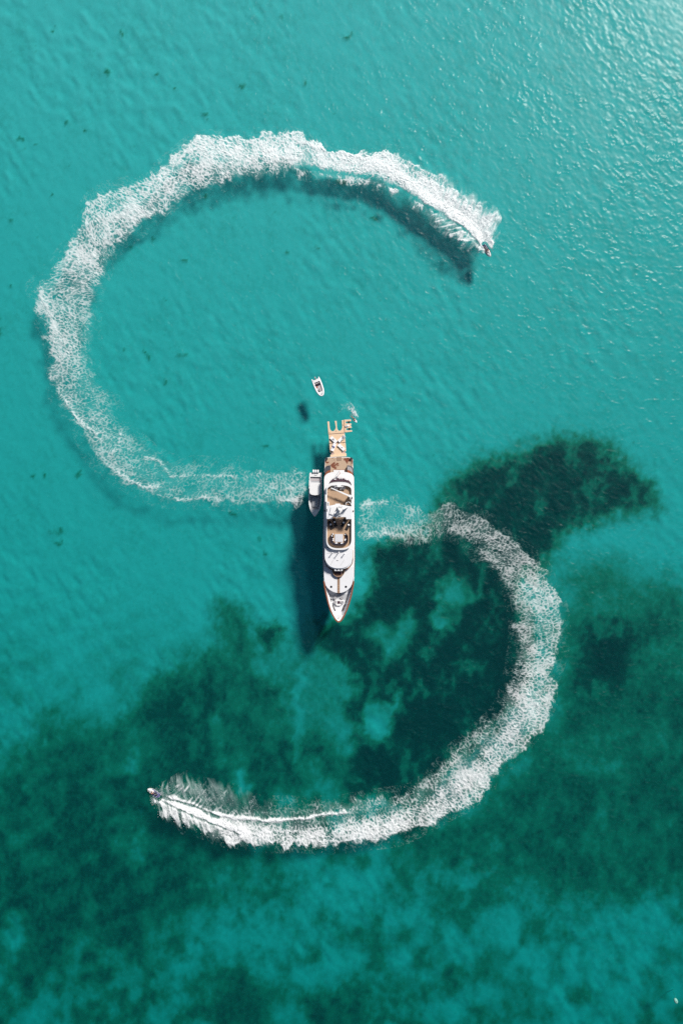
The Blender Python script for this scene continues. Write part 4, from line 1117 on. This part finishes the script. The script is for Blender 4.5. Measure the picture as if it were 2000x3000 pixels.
# the loft capped the ends only: deck pieces fill the top
gun_o = [(x, -hw, z) for x, hw, z, _ in HS] + [(x, hw, z) for x, hw, z, _ in HS[::-1]]
b = MB(); rows = []
for x, hw, z, _ in HS[1:]:
    rows.append([Vector((x, -hw, z)), Vector((x, -max(0.01, hw - 0.26), z + 0.02)), Vector((x, -max(0.01, hw - 0.28), 0.55))])
b.loft(rows, cap=False)
rows = [[Vector((p.x, -p.y, p.z)) for p in r] for r in rows]
b.loft(rows, cap=False).build('gunwale', M['gelcoat'], th, True, True)
lpr([(-5.2, -1.3), (5.0, -0.1), (5.0, 0.1), (-5.2, 1.3)], 0.50, 0.54, 'greydeck', 'sole_centre', th)
lpr([(-5.25, -1.36)] + [(x, -max(0.02, hw - 0.27)) for x, hw, _, _ in HS[2:]] + [(x, max(0.02, hw - 0.27)) for x, hw, _, _ in HS[2:][::-1]] + [(-5.25, 1.36)], 0.54, 0.56, 'greydeck', 'cockpit_sole', th)
tr2 = lpr([(-5.35, -1.42), (-4.35, -1.48), (-4.35, 1.48), (-5.35, 1.42)], 0.56, 0.99, 'gelcoat', 'transom_bench', tender, 0.05)
lpr([(-4.78, -0.32), (-4.68, -0.32), (-4.68, 0.32), (-4.78, 0.32)], 0.99, 1.01, 'darkmetal', 'bench_grip', tr2)
lpr([(-4.3, -1.15), (-3.4, -1.15), (-3.4, 1.15), (-4.3, 1.15)], 0.56, 0.60, 'pinkgrey', 'aft_mat', tender)
for y in (-0.62, 0, 0.62): outboard(tender, -5.65, y * 0.88, 1.05, 'linen', 1.02)
top_pl = [(-2.9, -1.26), (-2.9, 1.26), (-0.6, 1.34), (-0.2, 1.2), (0.05, 0.8), (0.15, 0.0), (0.05, -0.8), (-0.2, -1.2), (-0.6, -1.34)]
ht = lpr(top_pl, 2.55, 2.68, 'gelcoat', 'hardtop', tender, 0.05)
for sx in (-2.6, -0.6):
    for sy in (-1, 1): MB().tube([(sx, sy * 1.1, 0.56), (sx, sy * 1.15, 2.56)], 0.05, 6).build('hardtop_post', M['steel'], ht, True, True)
cn = lpr([(-1.4, -0.7), (-0.1, -0.6), (0.25, 0), (-0.1, 0.6), (-1.4, 0.7)], 0.56, 1.6, 'gelcoat', 'console', tender, 0.05)
MB().loft([[Vector((0.10, -1.0, 1.55)), Vector((0.42, 0, 1.55)), Vector((0.10, 1.0, 1.55))], [Vector((-0.15, -1.05, 2.5)), Vector((0.12, 0, 2.5)), Vector((-0.15, 1.05, 2.5))]], cap=False).build('windscreen', M['glass'], cn, local=True)
for y in (-0.45, 0.45): MB().box((-1.9, y, 0.95), (0.5, 0.55, 0.75), 0, 0.05).build('helm_seat', M['linen'], tender, local=True)
lpr([(0.6, -0.75), (2.9, -0.62), (2.9, 0.62), (0.6, 0.75)], 0.56, 0.86, 'greydeck', 'bow_lounge', tender, 0.05)
lpr([(0.55, -0.8), (0.85, -0.8), (0.85, 0.8), (0.55, 0.8)], 0.86, 1.10, 'greyfab', 'lounge_backrest', tender, 0.04)
lpr([(3.55, -0.92), (4.3, -0.62), (5.05, -0.10), (5.05, 0.10), (4.3, 0.62), (3.55, 0.92)], 1.2, 1.36, 'gelcoat', 'anchor_deck', tender, 0.03)
MB().box((4.0, 0, 1.38), (0.35, 0.3, 0.05), 0, 0.01).build('anchor_hatch', M['bowdeck'], tender, local=True)
for x in (-3.8, -1.0, 2.0):
    for sy in (-1, 1): MB().box((x, sy * 1.46 if x < 1.5 else sy * 1.32, 1.08), (0.22, 0.05, 0.06), 0, 0.01).build('cleat', M['steel'], tender, local=True)

# inflatable tender adrift
rx, ry = P(933.8, 1136)
rd = Vector((944.8 - 924.4, -(1163 - 1110.6)))
rib = empty('rigid_inflatable_boat', (rx, ry, 0), math.atan2(rd.y, rd.x), 'small white inflatable boat drifting above the floating docks', 'inflatable boat')
tp = []
for sy in (-1, 1):
    seg = [(-2.45, 0.86), (-1.6, 0.88), (-0.4, 0.87), (0.7, 0.80), (1.45, 0.62), (1.95, 0.36), (2.12, 0.0)]
    tp.append([(x, sy * y, 0.32 + 0.10 * max(0, x / 2) ** 2) for x, y in seg])
path = tp[0] + tp[1][::-1][1:]
tb_ = MB().tube(path, [0.12, 0.21, 0.23, 0.23, 0.22, 0.21, 0.21, 0.21, 0.22, 0.23, 0.23, 0.21, 0.12], 12).build('inflatable_tube', M['hypalon'], rib, True, True)
MB().tube([(x, y * 1.235, z) for x, y, z in tp[0][1:5]], 0.035, 5).build('rubbing_strake', M['greyfab'], tb_, True, True)
MB().tube([(x, y * 1.235, z) for x, y, z in tp[1][1:5]], 0.035, 5).build('rubbing_strake', M['greyfab'], tb_, True, True)
lpr([(-2.0, -0.72), (0.9, -0.66), (1.55, -0.42), (1.85, 0), (1.55, 0.42), (0.9, 0.66), (-2.0, 0.72)], -0.15, 0.24, 'pinkgrey', 'floor', rib)
lpr([(-2.1, -0.75), (-1.4, -0.75), (-1.4, 0.75), (-2.1, 0.75)], 0.24, 0.56, 'gelcoat', 'rear_seat', rib, 0.04)
lpr([(-1.0, -0.62), (-0.62, -0.60), (-0.62, 0.60), (-1.0, 0.62)], 0.24, 0.62, 'darkfab', 'bench_cushion', rib, 0.04)
lpr([(1.1, -0.52), (1.6, -0.3), (1.75, 0), (1.6, 0.3), (1.1, 0.52)], 0.24, 0.50, 'gelcoat', 'bow_step', rib, 0.03)
lpr([(0.45, -0.28), (0.95, -0.28), (0.95, 0.28), (0.45, 0.28)], 0.24, 0.72, 'greyfab', 'steering_console', rib, 0.05)
MB().tube([(0.42 + 0.0, 0.16 * math.cos(a), 0.84 + 0.16 * math.sin(a)) for a in np.linspace(0, 2 * PI, 13)[:-1]], 0.02, 5, closed=True).build('steering_wheel', M['darkmetal'], rib, True, True)
outboard(rib, -2.4, 0.0, 0.62, 'greyfab', 0.75)
bg = MB().ball((0, 0, 0.10), (0.26, 0.15, 0.12), 12, 8).build('gear_bag', M['orange'], None, True)
bg.location = rib.matrix_basis @ Vector((-0.25, -0.42, 0.26)) if False else (Vector((rx, ry, 0)) + Matrix.Rotation(math.atan2(rd.y, rd.x), 3, 'Z') @ Vector((-0.25, -0.42, 0.24)))
bg.rotation_euler = (0, 0, 0.4)
tag(bg, 'orange gear bag on the floor of the drifting inflatable boat', 'bag')
MB().box((0, 0, 0.16), (0.06, 0.2, 0.03)).build('bag_handle', M['darkmetal'], bg, local=True)

# ------------------------------------------------------------------ people
def skin_mesh(name, chains, m, parent, sub=1):
    """chains: list of [(x,y,z,r), ...]; a chain whose first point equals an earlier point branches from it"""
    vs, es, rs, key = [], [], [], {}
    for ch in chains:
        prev = None
        for x, y, z, r in ch:
            k = (round(x, 4), round(y, 4), round(z, 4))
            if k not in key:
                key[k] = len(vs); vs.append((x, y, z)); rs.append(r)
            i = key[k]
            if prev is not None and prev != i: es.append((prev, i))
            prev = i
    me = bpy.data.meshes.new(name)
    me.from_pydata(vs, es, [])
    me.materials.append(m)
    o = bpy.data.objects.new(name, me); COL.objects.link(o); o.parent = parent
    md = o.modifiers.new('skin', 'SKIN'); md.use_smooth_shade = True
    for i, r in enumerate(rs):
        me.skin_vertices[0].data[i].radius = (r, r)
        me.skin_vertices[0].data[i].use_root = (i == 0)
    ms = o.modifiers.new('sub', 'SUBSURF'); ms.levels = sub; ms.render_levels = sub
    return o

def hand(w, d, up, side):
    """five bent fingers leaving a palm that ends the wrist w, pointing along d"""
    w = Vector(w); d = Vector(d).normalized(); up = Vector(up).normalized(); s_ = d.cross(up).normalized() * side
    palm = w + d * 0.07
    ch = [[(*w, 0.026), (*palm, 0.034)]]
    for k, (off, ln) in enumerate(((-0.030, 0.070), (-0.010, 0.080), (0.010, 0.075), (0.030, 0.058))):
        b0 = palm + d * 0.035 + s_ * off
        b1 = b0 + d * ln * 0.5 - up * 0.012; b2 = b1 + d * ln * 0.35 - up * 0.035
        ch.append([(*palm, 0.034), (*b0, 0.010), (*b1, 0.009), (*b2, 0.008)])
    t0 = w + d * 0.03 - s_ * 0.035; t1 = t0 + d * 0.035 - s_ * 0.022 - up * 0.015; t2 = t1 + d * 0.025 - up * 0.015
    ch.append([(*w, 0.026), (*t0, 0.012), (*t1, 0.010), (*t2, 0.009)])
    return ch

def person(loc, rz, J, label, vest, group=None, hair=True, shorts=None, tilt=0.0):
    t = empty('person', loc, rz, label, 'person', group)
    if tilt: t.rotation_euler = (0, tilt, rz)
    pel, bel, che, nek, hed = [Vector(v) for v in J['spine']]
    fwd = Vector(J.get('face', (1, 0, 0))).normalized()
    ch = [[(*pel, 0.135), (*bel, 0.125), (*che, 0.150), (*nek, 0.058), (*(hed - (hed - nek) * 0.30), 0.075), (*hed, 0.098), (*(hed + (hed - nek).normalized() * 0.075), 0.078)]]
    nose = hed + fwd * 0.115
    ch.append([(*hed, 0.098), (*nose, 0.016)])
    for s_ in (-1, 1):
        def sy(v): return Vector((v[0], v[1] * s_, v[2]))
        sh, el, wr = sy(J['shoulder']), sy(J['elbow']), sy(J['wrist'])
        hp, kn, an_, to = sy(J['hip']), sy(J['knee']), sy(J['ankle']), sy(J['toe'])
        ch.append([(*che, 0.150), (*sh, 0.068), (*((sh + el) / 2), 0.052), (*el, 0.041), (*((el + wr) / 2), 0.037), (*wr, 0.026)])
        ch += hand(wr, wr - el, (0, 0, 1), s_)
        ch.append([(*pel, 0.135), (*hp, 0.100), (*((hp + kn) / 2), 0.080), (*kn, 0.060), (*((kn + an_) / 2), 0.055), (*an_, 0.036), (*to, 0.034)])
        side = fwd.cross(hed - nek).normalized() * s_
        ear = hed + side * 0.10
        ch.append([(*hed, 0.098), (*ear, 0.018)])
    body = skin_mesh('body', ch, M['skin'], t)
    upv = (hed - nek).normalized()
    if hair:
        rot_ = upv.to_track_quat('Z', 'Y').to_matrix().to_4x4()
        b = MB(); bmesh.ops.create_uvsphere(b.bm, u_segments=14, v_segments=9, radius=1, matrix=Matrix.Translation(hed + upv * 0.045 - fwd * 0.025) @ rot_ @ Matrix.Diagonal((0.112, 0.112, 0.100, 1)))
        b.build('hair', M['hair'], t, True, True)
    for s_ in (-1, 1):
        side = fwd.cross(upv).normalized() * s_
        MB().ball(hed + fwd * 0.094 + side * 0.035, (0.012, 0.012, 0.012), 6, 4).build('eye', M['darkmetal'], t, True, True)
    vc = [[(*(pel + (bel - pel) * 0.3), 0.150), (*bel, 0.148), (*che, 0.178), (*(che + (nek - che) * 0.5), 0.13)]]
    for s_ in (-1, 1):
        sh = Vector((J['shoulder'][0], J['shoulder'][1] * s_, J['shoulder'][2]))
        vc.append([(*che, 0.178), (*(che + (sh - che) * 0.8), 0.088)])
    skin_mesh('life_vest', vc, M[vest], t)
    sc_ = [[(*(pel + (bel - pel) * 0.3), 0.148), (*pel, 0.150)]]
    for s_ in (-1, 1):
        hp = Vector((J['hip'][0], J['hip'][1] * s_, J['hip'][2])); kn = Vector((J['knee'][0], J['knee'][1] * s_, J['knee'][2]))
        sc_.append([(*pel, 0.150), (*hp, 0.112), (*((hp + kn) / 2), 0.098)])
    skin_mesh('shorts', sc_, M[shorts or 'vest_black'], t)
    return t

RIDER = dict(spine=[(-0.25, 0, 0.98), (-0.14, 0, 1.14), (0.06, 0, 1.36), (0.20, 0, 1.50), (0.28, 0, 1.64)], shoulder=(0.10, 0.19, 1.40), elbow=(0.30, 0.34, 1.20), wrist=(0.47, 0.30, 1.10),
             hip=(-0.22, 0.11, 0.95), knee=(0.12, 0.36, 0.86), ankle=(-0.08, 0.40, 0.46), toe=(0.10, 0.42, 0.40))

# ------------------------------------------------------------------ jet skis
def jet_ski(px, py, ang, tail, label, group):
    x, y = P(px, py, 0.6)
    t = empty('jet_ski', (x, y, 0), ang, label, 'jet ski', group)
    HSK = [(-1.55, 0.50, 0.42, 0), (-1.3, 0.56, 0.44, 0), (-0.5, 0.60, 0.48, 0), (0.4, 0.60, 0.54, 0.05), (0.9, 0.53, 0.60, 0.2), (1.25, 0.38, 0.66, 0.45), (1.48, 0.20, 0.70, 0.7), (1.58, 0.04, 0.72, 0.9)]
    MB().loft(boat_hull(HSK, 0.4, -0.25)).build('hull', M['gelcoat'], t, True, True)
    # white hood over the bow
    secs = []
    for xx, hw, hz in ((-0.05, 0.46, 0.92), (0.35, 0.50, 0.98), (0.75, 0.46, 0.92), (1.10, 0.36, 0.84), (1.38, 0.20, 0.76), (1.54, 0.05, 0.72)):
        secs.append([Vector((xx, -hw * 1.08, 0.56)), Vector((xx, -hw * 0.8, hz - 0.10)), Vector((xx, 0, hz)), Vector((xx, hw * 0.8, hz - 0.10)), Vector((xx, hw * 1.08, 0.56))])
    hd = MB().loft(secs).build('hood', M['gelcoat'], t, True, True)
    MB().box((0.80, 0, 0.925), (0.30, 0.10, 0.03), 0, 0.01).build('hood_vent', M['darkmetal'], hd, local=True)
    lpr([(-1.56, -0.50), (-1.2, -0.57), (0.45, -0.60), (0.45, 0.60), (-1.2, 0.57), (-1.56, 0.50)], 0.40, 0.56, tail, 'deck', t, 0.05)
    for sy in (-1, 1):
        lpr([(-1.4, sy * 0.30), (-0.1, sy * 0.33), (-0.1, sy * 0.44), (-1.4, sy * 0.41)], 0.56, 0.58, 'lilac', 'footwell_mat', t)
        MB().tube([(-1.5, sy * 0.52, 0.60), (-0.4, sy * 0.57, 0.64), (0.6, sy * 0.57, 0.70)], 0.05, 6).build('gunwale', M[tail], t, True, True)
    secs = []
    for xx, hw, hz in ((-1.25, 0.15, 0.78), (-1.1, 0.20, 0.88), (-0.6, 0.20, 0.86), (-0.2, 0.18, 0.84), (0.15, 0.14, 0.90)):
        secs.append([Vector((xx, -hw * 1.2, 0.56)), Vector((xx, -hw, hz)), Vector((xx, hw, hz)), Vector((xx, hw * 1.2, 0.56))])
    MB().loft(secs).build('seat', M['seat'], t, True, True)
    st = MB().tube([(0.20, 0, 0.92), (0.42, 0, 1.08)], 0.06, 8).build('steering_column', M['seat'], t, True, True)
    MB().tube([(0.50, -0.40, 1.06), (0.44, -0.12, 1.09), (0.44, 0.12, 1.09), (0.50, 0.40, 1.06)], 0.028, 6).build('handlebar', M['darkmetal'], st, True, True)
    MB().tube([(-1.55, 0, 0.10), (-1.85, 0, 0.10)], 0.11, 8).build('jet_nozzle', M['darkmetal'], t, True, True)
    lpr([(-1.85, -0.40), (-1.55, -0.46), (-1.55, 0.46), (-1.85, 0.40)], 0.30, 0.38, tail, 'boarding_platform', t, 0.03)
    return t
aA = math.atan2(-0.869, 0.495); aB = math.atan2(0.552, -0.833)
jA = jet_ski(1426.3, 735.6, aA, 'navy', 'white and navy jet ski at the head of the upper wake', 'jet skis drawing the foam curves')
jB = jet_ski(448.9, 2321.5, aB, 'royal', 'white and royal blue jet ski at the head of the lower wake', 'jet skis drawing the foam curves')
person(jA.location, aA, RIDER, 'rider in black vest leaning forward on the navy jet ski', 'vest_black')
person(jB.location, aB, RIDER, 'rider in maroon vest leaning forward on the royal blue jet ski', 'vest_red', shorts='navy')

# swimmer behind an underwater scooter, and a second scooter parked on the dock
def sea_scooter(loc, rz, label, zrot=0.0):
    t = empty('sea_scooter', loc, rz, label, 'sea scooter', 'white sea scooters')
    secs = []
    for xx, hw, hz in ((-0.55, 0.20, 0.10), (-0.45, 0.26, 0.16), (-0.1, 0.28, 0.22), (0.25, 0.24, 0.22), (0.45, 0.16, 0.17), (0.56, 0.05, 0.12)):
        secs.append([Vector((xx, -hw * 0.7, 0.0)), Vector((xx, -hw, hz * 0.5)), Vector((xx, -hw * 0.6, hz)), Vector((xx, hw * 0.6, hz)), Vector((xx, hw, hz * 0.5)), Vector((xx, hw * 0.7, 0.0))])
    MB().loft(secs, closed=True).build('body', M['gelcoat'], t, True, True)
    MB().tube([(-0.18, -0.30, 0.20), (-0.12, -0.14, 0.29), (-0.12, 0.14, 0.29), (-0.18, 0.30, 0.20)], 0.022, 6).build('handle_bar', M['darkmetal'], t, True, True)
    MB().box((-0.12, 0, 0.245), (0.16, 0.12, 0.05), 0, 0.015).build('display', M['royal'], t, local=True)
    MB().cyl((-0.58, 0, 0.09), 0.08, 0.14, 12, axis=(1, 0, 0)).build('jet_outlet', M['darkmetal'], t, True, True)
    return t
sdv = Vector((1.0, -1.15)).normalized(); sa = math.atan2(sdv.y, sdv.x)
spx = P3(1040.6, 1233, 0.0)
sea_scooter(spx + Vector((0, 0, 0.02)), sa, 'white sea scooter pulling the swimmer beside the docks')
SWIM = dict(spine=[(-0.95, 0, 0.10), (-0.75, 0, 0.13), (-0.50, 0, 0.17), (-0.32, 0, 0.24), (-0.20, 0, 0.33)], shoulder=(-0.44, 0.19, 0.19), elbow=(-0.36, 0.40, 0.20), wrist=(-0.20, 0.32, 0.24),
            hip=(-0.98, 0.10, 0.08), knee=(-1.36, 0.16, 0.06), ankle=(-1.74, 0.20, 0.04), toe=(-1.92, 0.20, 0.02), face=(1, 0, 0.2))
person(spx + Vector((0, 0, 0.03)), sa, SWIM, 'swimmer in black holding the handles of a white sea scooter', 'vest_black')
q = P3(1017, 1248, 0.43)
sea_scooter(q, R(20), 'white sea scooter parked on the small slotted dock')

# pale mooring buoy just under the surface in the lower right
bx_, by_ = P(1978, 2932, -1.6)
buoy = empty('mooring_buoy', (bx_, by_, -1.6), R(25), 'pale oval mooring buoy just under the surface in the lower right corner', 'buoy')
MB().ball((0, 0, 0), (0.46, 0.72, 0.34), 18, 12).build('float', M['rock'], buoy, True, True)
MB().tube([(0, 0.05, 0.33), (0.08, 0.05, 0.42), (0.16, 0.05, 0.33)], 0.03, 6).build('shackle', M['steel'], buoy, True, True)
dd = float(seabed_depth(np.array(by_)))
MB().tube([(0, 0, -0.3), (0.5, -0.9, -1.6), (1.1, -1.6, -(dd - 3.0)), (1.6, -2.4, -(dd - 1.65))], 0.05, 6).build('mooring_line', M['rock'], buoy, True, True)
